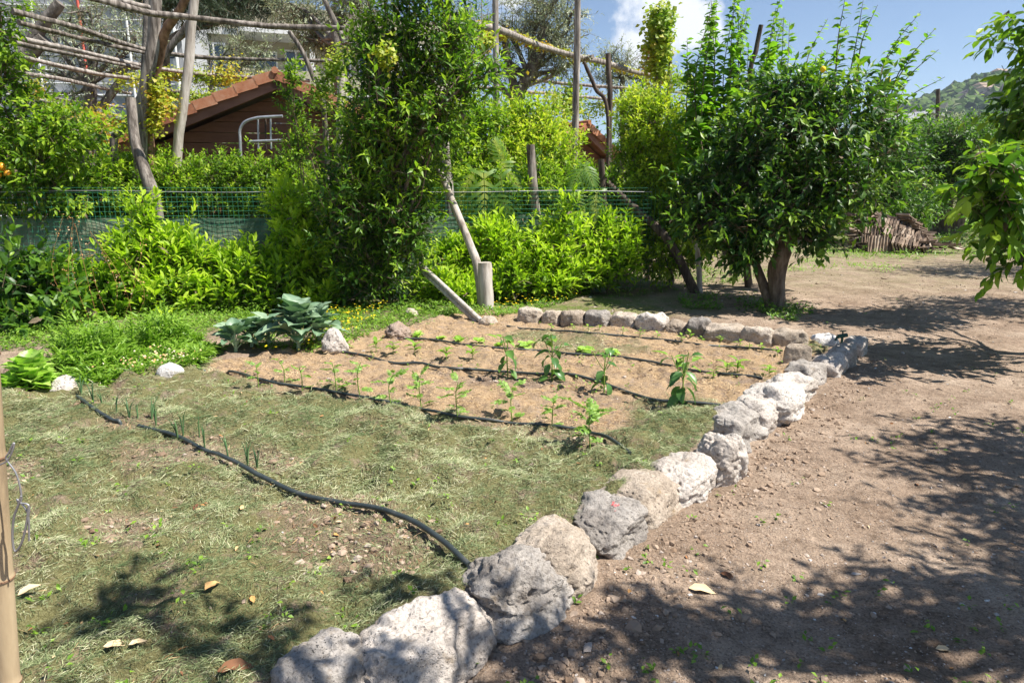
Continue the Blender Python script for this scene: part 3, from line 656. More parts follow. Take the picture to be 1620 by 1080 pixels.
def stone(name, c, L, D, Hh, ang, mat, label, group, seed, n=22, box=4.5, rough=1.0, cat='stone', lean=0.0, parts=(), taper=0.12, fit=None, mh=0.08):
    """a rough hewn block: superellipsoid with noise"""
    if n not in CS: CS[n] = cube_sphere(n)
    v, f = CS[n]; rs = np.random.RandomState(seed)
    r = (np.abs(v) ** box).sum(1) ** (-1 / box)
    sc = np.array([L / 2, D / 2, Hh / 2]); P = v * r[:, None] * sc
    s0 = min(L, D, Hh)
    for q in range(9):
        pn = nrm(rs.normal(size=3) * [1, 1, .8] + [0, 0, .25]); sup = (P @ pn).max(); P = P - pn * (np.clip(P @ pn - sup * rs.uniform(.8, .97), 0, None) * 0.85)[:, None]
    low = fbm(P / s0 * 1.3, 2, seed * 3 + 1)
    mid = fbm(P / 0.09, 3, seed * 3 + 2); fine = fbm(P / 0.022, 3, seed * 3 + 5)
    ridge = 1 - np.abs(fbm(P / 0.13, 3, seed + 90)) * 2
    dsp = rough * (0.075 * s0 * low + 0.0125 * mid + 0.0042 * fine - 0.010 * np.clip(ridge - 0.6, 0, 1) * 2)
    pit = np.clip(vnoise(P / 0.03, seed + 7) - 0.38, 0, 1) * np.clip(vnoise(P / 0.1, seed + 9) + 0.3, 0, 1)
    dsp -= 0.045 * pit * rough
    P = P + nrm(v / sc) * dsp[:, None]
    zt = P[:, 2] / (Hh / 2)
    P[:, :2] *= (1 - taper * np.clip(zt, -1, 1))[:, None]
    P[:, 0] += lean * P[:, 2]
    a = rs.uniform(-0.08, 0.08); P[:, 2] += P[:, 0] * a
    c = np.array(c, float); zg = c[2] - Hh / 2 + 0.045
    if fit is not None:
        x0, x1, yt, yb = fit; ca, sa = math.cos(ang), math.sin(ang); Rm = np.array([[ca, -sa, 0], [sa, ca, 0], [0, 0, 1.0]])
        for _ in range(6):
            Wp = P @ Rm.T + c; Wp = Wp[Wp[:, 2] >= min(zg - 0.004, Wp[:, 2].max() - .05)]; dz = Wp[:, 2] - EYE; dep = Wp[:, 1] * CP - dz * SP; pxx = 810 + 1080 * Wp[:, 0] / dep; pyy = 540 - 1080 * (Wp[:, 1] * SP + dz * CP) / dep
            sx = np.clip((x1 - x0) / (pxx.max() - pxx.min()), .8, 1.25); sz = np.clip((yb - yt) / (pyy.max() - pyy.min()), .8, 1.25)
            P = P * [sx ** .85, sx ** .75, 1]; zb = P[:, 2].min(); sz = max(sz, mh / max(c[2] + P[:, 2].max() - zg, .01)) if sz < 1 else sz; P[:, 2] = zb + (P[:, 2] - zb) * min(sz, 1.25)
            Wp = P @ Rm.T + c; Wp = Wp[Wp[:, 2] >= min(zg - 0.004, Wp[:, 2].max() - .05)]; dz = Wp[:, 2] - EYE; dep = Wp[:, 1] * CP - dz * SP; pxx = 810 + 1080 * Wp[:, 0] / dep; pyy = 540 - 1080 * (Wp[:, 1] * SP + dz * CP) / dep
            d0 = G(810, np.clip(pyy.max(), 400, 1400), zg)[1]; d1 = G(810, yb, zg)[1]; c[1] += np.clip(d1 - d0, -.3, .3); c[0] += ((x0 + x1) - (pxx.max() + pxx.min())) / 2 / 1080 * c[1] + (d1 - d0) * c[0] / c[1] * 0.0
    me = mesh_np(name, P, [f], [0], smooth=True, mats=[mat])
    o = bpy.data.objects.new(name, me); COL.objects.link(o); o.location = c; o.rotation_euler = (0, 0, ang)
    return tag(o, label, cat, group)
WDIR = nrm(np.array([[0.65, 0.76]]))[0]; OUT = np.array([0.76, -0.65])
front = [  # x0 x1 ytop ybot  L D rotation-extra material label
 (425, 600, 1024, 1170, .36, .26, 0, 'tuff_grey', 'lowest grey stone of the bed edge, cut off by the bottom of the photo', 40),
 (536, 785, 930, 1150, .5, .30, 0.06, 'tuff_pale', 'long pale rounded stone with dark pockmarks, second from the bottom of the bed edge', 60),
 (738, 908, 860, 1022, .33, .31, -0.1, 'tuff_grey', 'big round grey boulder with an ochre flank at the end of the thick hose', 60),
 (808, 948, 813, 962, .30, .30, 0.0, 'tuff_tan', 'brown grey stone with an overhanging lip just behind the big ochre flanked boulder', 56),
 (895, 1027, 783, 895, .34, .28, 0.12, 'tuff_grey', 'smooth grey stone with a small red smear on top', 48),
 (948, 1082, 743, 848, .33, .27, 0.1, 'tuff_tan', 'grey topped tan stone between the red smeared stone and the whitest block', 48),
 (1025, 1135, 714, 808, .36, .27, 0.05, 'tuff_pale', 'whitest square block of the bed edge, shining in full sun', 44),
 (1092, 1184, 682, 772, .26, .27, -0.15, 'tuff_pale', 'tall pitted pale stone leaning out over the path with a deep hollow', 40),
 (1128, 1190, 657, 722, .20, .22, -0.1, 'tuff_grey', 'narrow grey stone squeezed in behind the tall pitted one', 30),
 (1122, 1216, 637, 702, .30, .27, 0.05, 'tuff_grey', 'flat topped grey stone where the third hose meets the bed edge', 34),
 (1158, 1236, 620, 687, .28, .26, 0, 'tuff_pale', 'pale square stone right behind the flat topped grey one', 30),
 (1180, 1275, 603, 672, .36, .27, 0, 'tuff_pale', 'long sunlit stone with a grey streak, halfway up the bed edge', 30),
 (1205, 1295, 588, 645, .36, .27, 0, 'tuff_pale', 'light stone with rounded shoulders beyond the grey streaked one', 26),
 (1238, 1308, 567, 618, .36, .26, 0, 'tuff_grey', 'dappled grey and white stone beside the end of the fourth hose', 24),
 (1285, 1342, 555, 602, .34, .25, 0, 'tuff_pale', 'fourth stone back from the far corner of the bed edge counting the corner one', 22),
 (1308, 1357, 542, 587, .34, .25, 0, 'tuff_pale', 'third pale stone back from the far corner counting the corner one', 22),
 (1335, 1373, 530, 567, .30, .26, 0, 'tuff_grey', 'corner stone beside the green tap at the far end of the bed edge', 22)]
for k, (x0, x1, yt, yb, L, D, da, mt, lab, n) in enumerate(front):
    b = G((x0 + x1) / 2, yb, 0.0); dist = b[1] * 1.0
    hgt = (yb - yt) / 1080 * b[1] / 1.0
    # the visible height is the front face plus the foreshortened top
    tv = EYE / b[1]; hh = hgt * 0.98 - D * 0.5 * tv * 0.55
    hh = max(0.15, hh) + 0.045; L *= 1.05; D *= 1.0; bx__ = (3.2, 3.0, 3.0, 3.4)[k] if k < 4 else 4.6
    c = b[:2] - OUT * D * 0.42
    ang = math.atan2(WDIR[1], WDIR[0]) + da
    so_ = stone('edge_stone', (c[0], c[1], hh / 2 - 0.055), L, D, hh, ang, M[mt], lab, 'rough tuff stones edging the bed along the path', 20 + k, n, bx__, 0.8 + 0.5 * ((k * 7) % 5) / 4, taper=0.03 + 0.08 * ((k * 3) % 4) / 3, fit=(x0 - 0.07 * (x1 - x0) * (k > 1), x1 + 1, yt, yb), mh=0.19)
    if k == 4:                                              # the red smear, a thin skin following the stone's top
        me_ = so_.data; nv_ = len(me_.vertices); co = np.zeros(nv_ * 3, np.float32); me_.vertices.foreach_get('co', co); co = co.reshape(-1, 3).astype(float); no = np.array([v.normal for v in me_.vertices])
        fc = np.array([p.vertices[:] for p in me_.polygons]); cc = co[fc].mean(1); zt_ = co[:, 2].max(); rel = cc[:, :2] - np.array([0.0, -0.045]); e_ = np.abs(rel[:, 0] * .8 + rel[:, 1] * .6) / .032 + np.abs(rel[:, 0] * -.6 + rel[:, 1] * .8) / .013 + 0.9 * vnoise(cc / .012, 5)
        sel = (e_ < 1.2) & (cc[:, 2] > zt_ * .3); us = np.unique(fc[sel]); mp_ = np.full(nv_, -1); mp_[us] = np.arange(len(us))
        if sel.any(): mo = bpy.data.objects.new('red_mark', mesh_np('red_mark', co[us] + no[us] * .0015, [mp_[fc[sel]]], [0], smooth=True, mats=[M['mark']])); COL.objects.link(mo); mo.parent = so_
back = [
 (819, 860, 484, 511, 'tuff_tan', 'leftmost stone of the back row, beside the yellow flowers'),
 (858, 892, 490, 513, 'tuff_tan', 'small low stone second from the left in the back row'),
 (888, 928, 490, 516, 'tuff_tan', 'brown stone third from the left in the back row'),
 (926, 967, 489, 518, 'tuff_grey', 'humped grey stone fourth from the left in the back row'),
 (964, 1010, 492, 521, 'tuff_tan', 'fifth stone from the left in the back row, with a dark tan face'),
 (1006, 1057, 493, 527, 'tuff_pale', 'pointed stone with a sloping pale top in the back row'),
 (1052, 1089, 504, 531, 'tuff_tan', 'brown stone just left of the small grey lump in the back row'),
 (1086, 1125, 501, 535, 'tuff_grey', 'small grey lump with a flat cap in the middle of the back row'),
 (1114, 1183, 510, 542, 'tuff_tan', 'longest tan block of the back row with a straight top'),
 (1172, 1226, 515, 547, 'tuff_tan', 'tan block touching the right end of the longest one in the back row'),
 (1220, 1279, 517, 551, 'tuff_tan', 'broad brown notched block behind the flat leaning slab')]
for k, (x0, x1, yt, yb, mt, lab) in enumerate(back):
    b = G((x0 + x1) / 2, yb, 0.10); w = (x1 - x0) / 1080 * b[1]
    hh = (yb - yt) / 1080 * b[1] * 0.98 + 0.03; D = 0.24
    c = b[:2] + np.array([0.38, 0.92]) * D * 0.45
    stone('edge_stone', (c[0], c[1], 0.10 + hh / 2 - 0.045), w * 1.06, D, hh, math.atan2(-0.38, 0.92), M[mt], lab, 'stones closing the back of the bed', 50 + k, 20, 5.0, 0.9, taper=.06, fit=(x0 - 2, x1 + 2, yt, yb))
def px_stone(name, x0, x1, yt, yb, mt, label, group=None, D=0.2, seed=0, n=20, box=3.0, rough=1.0, z=None, taper=0.2, cat='stone', ang=0.0):
    b = G((x0 + x1) / 2, yb, z); w = (x1 - x0) / 1080 * b[1]; hh = (yb - yt) / 1080 * b[1] + 0.02
    return stone(name, (b[0], b[1] + D * 0.4, b[2] + hh / 2 - 0.035), w, D, hh, ang, M[mt], label, group, seed, n, box, rough, cat, taper=taper, fit=(x0, x1, yt, yb) if z is None else None)
px_stone('edge_stone', 1278, 1328, 526, 547, 'stone_white', 'flat white stone lying near the green tap at the corner', None, 0.22, 71, box=3.5, rough=0.5)
px_stone('stone_slab', 1238, 1285, 543, 573, 'tuff_tan', 'flat slab leaning at the end of the farthest hose', None, 0.08, 72, box=5, rough=0.4, taper=0.06, cat='slab')
G_L = 'loose stones along the left edge of the bed'
px_stone('rock', 508, 553, 518, 558, 'tuff_pale', 'upright pointed stone at the start of the third hose', G_L, 0.2, 73, box=2.3, taper=0.45)
px_stone('rock', 608, 653, 507, 537, 'tuff_brown', 'brown pointed rock at the start of the fourth hose', G_L, 0.24, 74, box=2.2, taper=0.4)
px_stone('rock', 757, 788, 499, 514, 'tuff_tan', 'small tan stone at the foot of the sawn post', G_L, 0.16, 75, box=2.5, rough=0.6)
px_stone('rock', 246, 293, 573, 599, 'stone_white', 'white oval stone in front of the bright green weeds', G_L, 0.2, 76, box=2.3, rough=0.45)
px_stone('rock', 78, 133, 592, 621, 'tuff_pale', 'pale wedge stone between the lettuces and the first hose', G_L, 0.2, 77, box=2.3, taper=0.35)
px_stone('rock', 0, 32, 578, 606, 'tuff_brown', 'brown stone at the left margin behind the lettuces', 'dark stones behind the lettuces', 0.25, 78, box=2.4)
px_stone('rock', 44, 80, 569, 604, 'tuff_brown', 'round brown stone directly behind the tall lettuce', 'dark stones behind the lettuces', 0.25, 79, box=2.4)
px_stone('rock', 70, 95, 556, 592, 'tuff_brown', 'upright dark stone behind the pale wedge stone', 'dark stones behind the lettuces', 0.25, 80, box=2.4)
px_stone('rock', 924, 962, 431, 447, 'tuff_brown', 'dark flat rock under the lime shrubs beyond the back row', None, 0.35, 81, box=3, z=0.03)
px_stone('rock', 640, 664, 487, 500, 'tuff_tan', 'small stone in the ground cover under the tall dark tree', None, 0.15, 82, box=3)

# ------------------------------------------------------------------ hoses
def hose(pts, r, label, zoff=0.0, dips=(), lift=()):
    Q_ = spline(np.array([(p[0], p[1], 0) for p in pts], float), len(pts) * 9); zz_ = np.full(len(Q_), 0.125); kh = np.hanning(19); kh /= kh.sum()
    for _ in range(4):
        S_ = np.array([G(p[0], p[1], z) for p, z in zip(Q_, zz_)]); zz_ = np.convolve(np.pad(bedz(S_[:, :2]) + r + .006, 9, mode='edge'), kh, 'valid')
    rs = np.random.RandomState(len(pts)); u = np.linspace(0, 1, len(S_))
    S_[:, 2] = zz_ - 0.013 * np.clip(fbm(np.c_[u * len(pts) * .9 + len(label), u * 0], 2, 3), 0, 1)
    for a, b in dips: S_[:, 2] -= 0.05 * smooth(a, a + 0.015, u) * smooth(b, b - 0.015, u)
    for a, b, h in lift: S_[:, 2] += h * np.sin(np.clip((u - a) / (b - a), 0, 1) * math.pi)
    m_ = MB(); m_.tube(S_, r, 10, rough=0.04)
    base = S_[0].copy(); th_ = m_.obj('irrigation_hose', M['hose'], None, base)
    return tag(th_, label, 'hose', 'black irrigation hoses laid across the bed')
hose([(122, 626), (145, 643), (165, 656), (182, 665), (197, 669), (210, 670), (240, 676), (285, 690), (323, 710), (345, 722), (370, 735), (400, 752), (430, 764), (480, 782), (540, 795), (600, 808), (650, 828), (700, 858), (742, 890)], 0.0125,
     'nearest and thickest hose, curving past the onions to the big boulder', dips=[(0.19, 0.30)], lift=[(0.45, 0.7, 0.03), (0.78, 0.99, 0.02)])
hose(H2, 0.011, 'hose along the tomato seedlings between green clippings and straw', dips=[(0.0, 0.06)], lift=[(0.9, 1.0, 0.015)])
hose([(543, 556), (580, 563), (628, 573), (665, 574), (702, 581), (747, 584), (802, 588), (865, 592), (917, 598), (958, 606), (998, 621), (1035, 632), (1072, 635), (1105, 637), (1140, 640)], 0.012, 'hose at the feet of the four big pepper plants')
hose([(639, 536), (687, 538), (739, 545), (802, 551), (850, 553), (895, 558), (954, 561), (1028, 571), (1065, 578), (1100, 585), (1160, 593), (1206, 599)], 0.010, 'hose beside the row of small lettuces behind the peppers')
hose([(802, 515), (832, 519), (870, 522), (906, 524), (961, 528), (1017, 534), (1080, 541), (1124, 546), (1175, 551), (1238, 558)], 0.010, 'farthest hose running just in front of the back row of stones')

# ------------------------------------------------------------------ crop plants
def ordinal(k): return ['first', 'second', 'third', 'fourth', 'fifth', 'sixth', 'seventh', 'eighth', 'ninth', 'tenth', 'eleventh', 'twelfth', 'thirteenth', 'fourteenth', 'fifteenth', 'sixteenth'][k]
def curved_leaf(L, Wd, n=6, droop=0.5, fold=0.25, wav=0.0, shape=0.0, seed=0, lobes=0, cup=0.0):
    """a single broad leaf blade starting at the origin along +X"""
    rs = np.random.RandomState(seed); t = np.linspace(0, 1, n + 1)
    w = np.sin(np.clip(t, 0, 1) ** (0.75 + shape) * math.pi) ** 0.85; w[0] = 0.06; w[-1] = 0.02
    ang = -droop * t * 1.4; x = np.cumsum(np.r_[0, np.cos(ang[1:])]) / n * L; z = np.cumsum(np.r_[0, np.sin(ang[1:])]) / n * L
    m = 5 if wav or cup else 3; s = np.linspace(-1, 1, m)
    V = []
    for i in range(n + 1):
        for j in range(m):
            y = s[j] * w[i] * Wd / 2
            zz = z[i] + abs(s[j]) ** 1.3 * w[i] * Wd * fold / 2
            if wav: zz += wav * L * math.sin(i * 2.1 + j * 2.7 + seed) * abs(s[j]); y *= 1 + 0.12 * math.sin(i * 3.3 + seed)
            if cup: zz += cup * L * (s[j] ** 2) * w[i]
            V.append((x[i], y, zz))
    F = [(i * m + j, (i + 1) * m + j, (i + 1) * m + j + 1, i * m + j + 1) for i in range(n) for j in range(m - 1)]
    return np.array(V), np.array(F)
def leaf_mesh(name, mats, tint, **k):
    V, F = curved_leaf(**k); return mesh_np(name, V, [F], [0], np.full(len(V), tint), True, mats)
def place(me, name, parent, loc, az, el, roll=0.0, scale=1.0):
    o = bpy.data.objects.new(name, me); COL.objects.link(o); o.parent = parent; o.location = tuple(loc)
    m = Matrix.Rotation(az, 3, 'Z') @ Matrix.Rotation(-el, 3, 'Y') @ Matrix.Rotation(roll, 3, 'X'); o.rotation_euler = m.to_euler(); o.scale = (scale,) * 3
    return o
# pepper plants
PL = [leaf_mesh('pepper_leaf', [M['pepper']], t, L=1.0, Wd=0.52, n=7, droop=d, fold=0.35, seed=s, wav=0.015) for t, d, s in [(0.2, 0.5, 1), (0.45, 0.8, 2), (0.6, 0.35, 3), (0.95, 0.3, 4)]]
def pepper(px, py, hpx, seed, label, n=17, dense=1.0):
    rs = np.random.RandomState(seed); b = B(px, py); Hh = hpx / 1080 * b[1] / CP * 1.02
    th = thing('pepper_plant', b, label, 'pepper plant', 'pepper plants along the third hose')
    m_ = MB(); top = np.array([rs.uniform(-.02, .02), rs.uniform(-.02, .02), Hh * 0.86])
    P = spline([(0, 0, -0.03), (rs.uniform(-.01, .01), 0, Hh * 0.4), top], 8); m_.tube(P, np.linspace(0.0065, 0.004, 8), 6)
    tips = [top]
    for q in range(3):
        a = q * 2.1 + rs.rand(); e = P[4 + q] + np.array([math.cos(a) * 0.09, math.sin(a) * 0.09, Hh * 0.26]); m_.tube(spline([P[4], (P[4] + e) / 2 + np.array([0, 0, -.01]), e], 5), 0.0032, 5); tips.append(e)
    m_.obj('stem', M['stem'], th)
    for i in range(n):
        t = (i + 0.5) / n
        if t < 0.5: p = P[int(1 + t * 10)]; az = i * 2.4 + rs.rand(); el = rs.uniform(-0.75, -0.1); sz = rs.uniform(0.115, 0.15); me = PL[rs.randint(0, 3)]
        else: p = tips[i % 4] - np.array([0, 0, rs.rand() * 0.05]); az = i * 2.4 + rs.rand(); el = rs.uniform(-0.3, 0.8); sz = rs.uniform(0.08, 0.125); me = PL[[2, 3, 3, 1][rs.randint(0, 4)]]
        pet = 0.025; q = p + np.array([math.cos(az), math.sin(az), 0.2]) * pet
        mm = MB(); mm.tube([p, q], 0.0018, 4, cap=False)
        # the petiole belongs to its leaf
        lf = place(me, 'leaf', th, q, az, el, rs.uniform(-.5, .5), sz * (Hh / 0.42) ** 0.6)
        st_ = mm.obj('leaf_stalk', M['stem'], th)
    return th
pepper(804, 597, 72, 1, 'pepper plant nearest the left of the pepper row, with drooping grey green leaves')
pepper(873, 602, 80, 2, 'second pepper plant, its big limp leaves hanging to the hose', 20)
pepper(956, 621, 76, 3, 'third pepper plant, sparse, on a bare upright stem', 13)
pepper(1080, 643, 94, 5, 'rightmost and bushiest pepper plant beside the stone edge', 26)
# tomato seedlings: compound leaves
def tomato_leaf(seed):
    rs = np.random.RandomState(seed); m_ = MB(); n = 9; t = np.linspace(0, 1, n)
    P = np.c_[t, 0.03 * np.sin(t * 5), 0.30 * t - 0.42 * t * t]; m_.tube(P, 0.012, 4, 1, cap=False)
    for i in range(2, n):
        for s in ((-1, 1) if i < n - 1 else (0,)):
            d = np.array([[0.6, s * 0.9, -0.1 + rs.normal() * 0.2]]); L = 0.30 * (0.6 + 0.5 * math.sin(i / n * 3)) * (1.2 if s == 0 else 1)
            m_.leaves(L8, P[i][None], d, np.array([[0.1, 0, 1.0]]) + rs.normal(size=(1, 3)) * 0.3, L, L * 0.6, rs.uniform(0.3, 1.0))
            L *= .5; m_.leaves(L5, P[i][None] - [0.04, 0, 0], d + [[-.4, 0, 0.2]], np.array([[0, 0, 1.0]]), L, L * .6, rs.uniform(0.2, .8))
    return m_.mesh('tomato_leaf', [M['tomato'], M['stem']])
TL = [tomato_leaf(s) for s in range(5)]
def tomato(px, py, hpx, seed, label, n=9, group='tomato seedlings in a row along the second hose', name='tomato_seedling', cat='tomato seedling'):
    rs = np.random.RandomState(seed); b = B(px, py); Hh = hpx / 1080 * b[1] / CP
    th = thing(name, b, label, cat, group); m_ = MB()
    P = spline([(0, 0, -0.02), (rs.uniform(-.015, .015), rs.uniform(-.01, .01), Hh * 0.5), (rs.uniform(-.03, .03), 0, Hh * 0.85)], 9); m_.tube(P, np.linspace(0.0045, 0.0025, 9), 6)
    m_.obj('stem', M['stem'], th)
    for i in range(n):
        t = 0.22 + 0.78 * i / (n - 1); p = P[min(8, int(t * 8))]
        az = i * 2.4 + rs.rand(); el = 0.1 + 0.9 * t * rs.rand(); sz = Hh * (0.62 - 0.22 * t) * rs.uniform(0.8, 1.15) * (0.7 if t < .4 else 1)
        place(TL[rs.randint(5)], 'leaf', th, p, az, el, rs.uniform(-.5, .5), sz * rs.uniform(.6, 1.0))
    return th
toms = [(409, 612, 42, 5), (450, 604, 40, 5), (478, 618, 46, 6), (532, 619, 56, 7), (569, 623, 62, 7), (619, 640, 60, 8), (667, 646, 62, 9), (724, 657, 64, 12), (810, 664, 62, 9), (873, 677, 58, 11), (934, 709, 86, 13)]
for k, (x, y, h, n) in enumerate(toms):
    tomato(x, y, h, 100 + k, ['leftmost thin seedling of the tomato row', 'second thin seedling from the left in the tomato row', 'third seedling from the left, with a bare brown stem', 'fourth tomato seedling from the left, leaning right, below the pointed stone',
        'fifth tomato seedling from the left, tall and thin', 'sixth tomato seedling from the left in the row along the hose', 'seventh tomato seedling from the left in the row along the hose', 'bushy low tomato plant in the middle of the row along the hose',
        'third tomato plant from the right end of the row', 'second tomato plant from the right end, with a spreading top', 'rightmost and tallest tomato plant with a forked green stem'][k], n)
# small transplants along the third hose and at the right end of the fourth
SL = [leaf_mesh('seedling_leaf', [M['weed']], t, L=1.0, Wd=0.42, n=4, droop=0.4, fold=0.3, seed=s) for t, s in [(0.6, 1), (0.9, 2)]]
def seedling(px, py, hpx, seed, label, group, n=7, name='seedling', flat=0.0, cat='seedling', meshes=SL):
    rs = np.random.RandomState(seed); b = B(px, py) if py > 500 else G(px, py); Hh = hpx / 1080 * b[1] / CP
    th = thing(name, b, label, cat, group); m_ = MB(); m_.tube([(0, 0, -0.01), (0.003, 0, Hh * 0.7 * (1 - flat))], 0.003, 5); m_.obj('stem', M['stem'], th)
    for i in range(n):
        z = Hh * (0.25 + 0.5 * i / n) * (1 - flat); place(meshes[i % len(meshes)], 'leaf', th, (0, 0, z), i * 2.4 + rs.rand(), rs.uniform(0.1, 0.9), 0, Hh * rs.uniform(0.55, 0.8))
    return th
for k, (x, y, h) in enumerate([(595, 557, 24), (622, 560, 26), (656, 561, 26), (706, 567, 24), (747, 568, 24), (548, 552, 20)]):
    seedling(x, y, h, 140 + k, ['leftmost but one small seedling behind the third hose', 'third small seedling from the left behind the third hose', 'fourth small seedling from the left behind the third hose', 'second small seedling left of the first pepper plant',
        'small seedling just left of the first pepper plant', 'small seedling right beside the upright pointed stone'][k], 'small seedlings behind the third hose')
for k, (x, y, h) in enumerate([(1128, 600, 20), (1149, 592, 26), (1166, 590, 30), (1216, 596, 24)]):
    seedling(x, y, h, 150 + k, ['low seedling just right of the bushiest pepper plant', 'middle seedling of three by the right end of the fourth hose', 'taller seedling just left of the end of the fourth hose', 'seedling beyond the end of the fourth hose near the stones'][k], 'seedlings at the right end of the fourth hose')
LL = [leaf_mesh('lettuce_leaf', [M['lettuce']], t, L=1.0, Wd=0.85, n=7, droop=0.5, fold=0.1, wav=0.06, shape=0.45, cup=0.16, seed=s) for t, s in [(0.5, 1), (0.8, 2), (0.95, 3)]]
for k, (x, y, h) in enumerate([(661, 533, 17), (697, 537, 14), (726, 540, 15), (757, 543, 20), (790, 548, 14), (832, 550, 22), (925, 558, 24), (968, 562, 20)]):
    seedling(x, y, h, 160 + k, ['first small lettuce, beside the brown pointed rock', 'second small lettuce from the brown rock', 'third small lettuce from the brown rock', 'fourth small lettuce from the brown rock, fuller than its neighbours',
        'small lettuce left of the first pepper plant', 'small lettuce between the first two pepper plants', 'yellow green lettuce just left of the third pepper plant', 'yellow green lettuce just right of the third pepper plant'][k], 'small lettuces along the fourth hose', 9, 'small_lettuce', 0.7, 'lettuce', LL)
back_seed = [(872, 519), (905, 521), (930, 524), (948, 520), (985, 526), (1012, 531), (1040, 533), (1078, 537), (1092, 534), (1110, 539), (1140, 540), (1170, 546), (1185, 549), (1204, 553), (1230, 560)]
for k, (x, y) in enumerate(back_seed):
    seedling(x, y + 2, 12 + k % 3 * 2, 180 + k, '%s tiny seedling from the left at the foot of the back row of stones' % ordinal(k), 'tiny seedlings below the back row of stones', 4)
# big lettuces
def lettuce(px, py, wpx, hpx, seed, label, n=22, tall=1.0):
    rs = np.random.RandomState(seed); b = G(px, py); k_ = b[1] / 1080; Hh = hpx * k_; Wd = wpx * k_
    th = thing('lettuce', b, label, 'lettuce', 'big lettuces by the pale wedge stone')
    for i in range(n):
        t = i / n; el = 0.35 + 1.1 * t
        place(LL[rs.randint(3)], 'leaf', th, (0, 0, 0.01 + 0.35 * t * Hh), i * 2.4 + rs.rand() * .4, el, 0, (Wd * 0.8 * (1 - t) + Hh * 0.62 * t) * rs.uniform(0.85, 1.1))
    return th
lettuce(20, 622, 52, 42, 1, 'round lettuce nearest the left margin', 22)
lettuce(52, 617, 48, 78, 2, 'tall lettuce in the middle of the three', 30)
lettuce(76, 612, 40, 34, 3, 'small open lettuce touching the pale wedge stone', 16)
lettuce(3, 620, 30, 28, 4, 'lettuce cut by the left margin of the photo', 14)
# kale
def kale_leaf(seed):
    rs = np.random.RandomState(seed); V, F = curved_leaf(L=1.0, Wd=0.74, n=12, droop=0.75, fold=0.2, wav=0.035, shape=0.25, seed=seed, cup=0.08)
    return mesh_np('kale_leaf', V, [F], [0], np.clip(0.35 + 0.5 * V[:, 0] * 0.4 + 0.3 * (np.abs(V[:, 1]) < 0.01) + rs.normal() * 0.15, 0, 1), True, [M['kale']])
KL = [kale_leaf(s) for s in range(6)]
def kale(px, py, rpx, hpx, n, seed, label):
    rs = np.random.RandomState(seed); b = G(px, py); k_ = b[1] / 1080; Hh = hpx * k_ * 0.78
    th = thing('kale_plant', b, label, 'kale', 'grey green kale plants beside the yellow flowers')
    m_ = MB(); m_.tube([(0, 0, -.02), (0.01, 0, Hh * 0.35)], [0.02, 0.014], 8); m_.obj('stem', M['kale_rib'], th)
    for i in range(n):
        az = i * 2.4 + rs.normal() * .25; t = i / n; el = 0.5 + 0.95 * t * rs.uniform(0.7, 1.15)
        p0 = np.array([0, 0, Hh * (0.05 + 0.3 * t)]); st = Hh * 0.3; d = np.array([math.cos(az) * math.cos(el + .3), math.sin(az) * math.cos(el + .3), math.sin(el + .3)])
        q = p0 + d * st; mm = MB(); mm.tube([p0, q], [0.007, 0.005], 5, cap=False); mm.obj('leaf_stalk', M['kale_rib'], th)
        place(KL[i % 6], 'leaf', th, q, az, el, rs.uniform(-.4, .4), Hh * rs.uniform(0.5, 0.78))
kale(472, 552, 60, 96, 24, 1, 'largest kale plant with tall grey green leaves under the lime shrub')
kale(425, 548, 50, 70, 13, 3, 'middle kale plant with rounded upright leaves')
kale(373, 556, 40, 66, 15, 2, 'small kale plant at the left end of the kale')
kale(505, 545, 40, 80, 14, 7, 'rightmost kale plant, leaning out over the yellow flowers')
kale(398, 548, 40, 60, 12, 9, 'low kale plant second from the left')
# onions
on = [(129, 624, 34), (148, 636, 36), (163, 646, 36), (184, 651, 34), (205, 661, 38), (219, 666, 30), (240, 667, 44), (247, 673, 40), (282, 695, 38), (290, 689, 56), (316, 693, 42), (324, 708, 46), (361, 722, 42), (392, 736, 46), (407, 741, 40)]
for k, (x, y, h) in enumerate(on):
    rs = np.random.RandomState(k + 5); b = B(x, y); Hh = h / 1080 * b[1] / CP; th = thing('onion_plant', b, '%s young onion from the left along the nearest hose' % ordinal(k), 'onion', 'young onions along the nearest hose')
    for i in range(rs.randint(2, 5)):
        a = rs.rand() * 6.28; l = rs.uniform(0.05, 0.35) * Hh; m_ = MB()
        Pp = spline([(0, 0, -.01), (math.cos(a) * l * .35, math.sin(a) * l * .3, Hh * .55), (math.cos(a) * l, math.sin(a) * l, Hh * rs.uniform(.75, 1.05))], 6)
        m_.tube(Pp, [0.004, 0.0042, 0.004, 0.0032, 0.002, 0.0006], 5, tint=rs.rand()); m_.obj('leaf', M['onion'], th)

# ------------------------------------------------------------------ weeds, ground cover, litter (uncountable)
def herb(mb, P, z, hgt, lf, n, rng, tint=0.5, T=L5, lw=0.45, spread=0.5, mat=0):
    N = len(P)
    az = rng.rand(N, n) * 6.28; t = rng.rand(N, n)
    O = np.stack([P[:, None, 0] + np.cos(az) * spread * hgt[:, None] * t * 0.5, P[:, None, 1] + np.sin(az) * spread * hgt[:, None] * t * 0.5, z[:, None] + hgt[:, None] * t], -1)
    D = np.stack([np.cos(az), np.sin(az), 0.2 + rng.normal(size=(N, n)) * 0.5], -1)
    Nn = np.stack([rng.normal(size=(N, n)) * .3, rng.normal(size=(N, n)) * .3, np.ones((N, n))], -1)
    L = lf * (0.6 + 0.8 * rng.rand(N, n))
    mb.leaves(T, O.reshape(-1, 3), D.reshape(-1, 3), Nn.reshape(-1, 3), L.ravel(), L.ravel() * lw, np.clip(tint + rng.normal(size=N * n) * .2 + 0.25 * (t.ravel() - .5), 0, 1), mat)
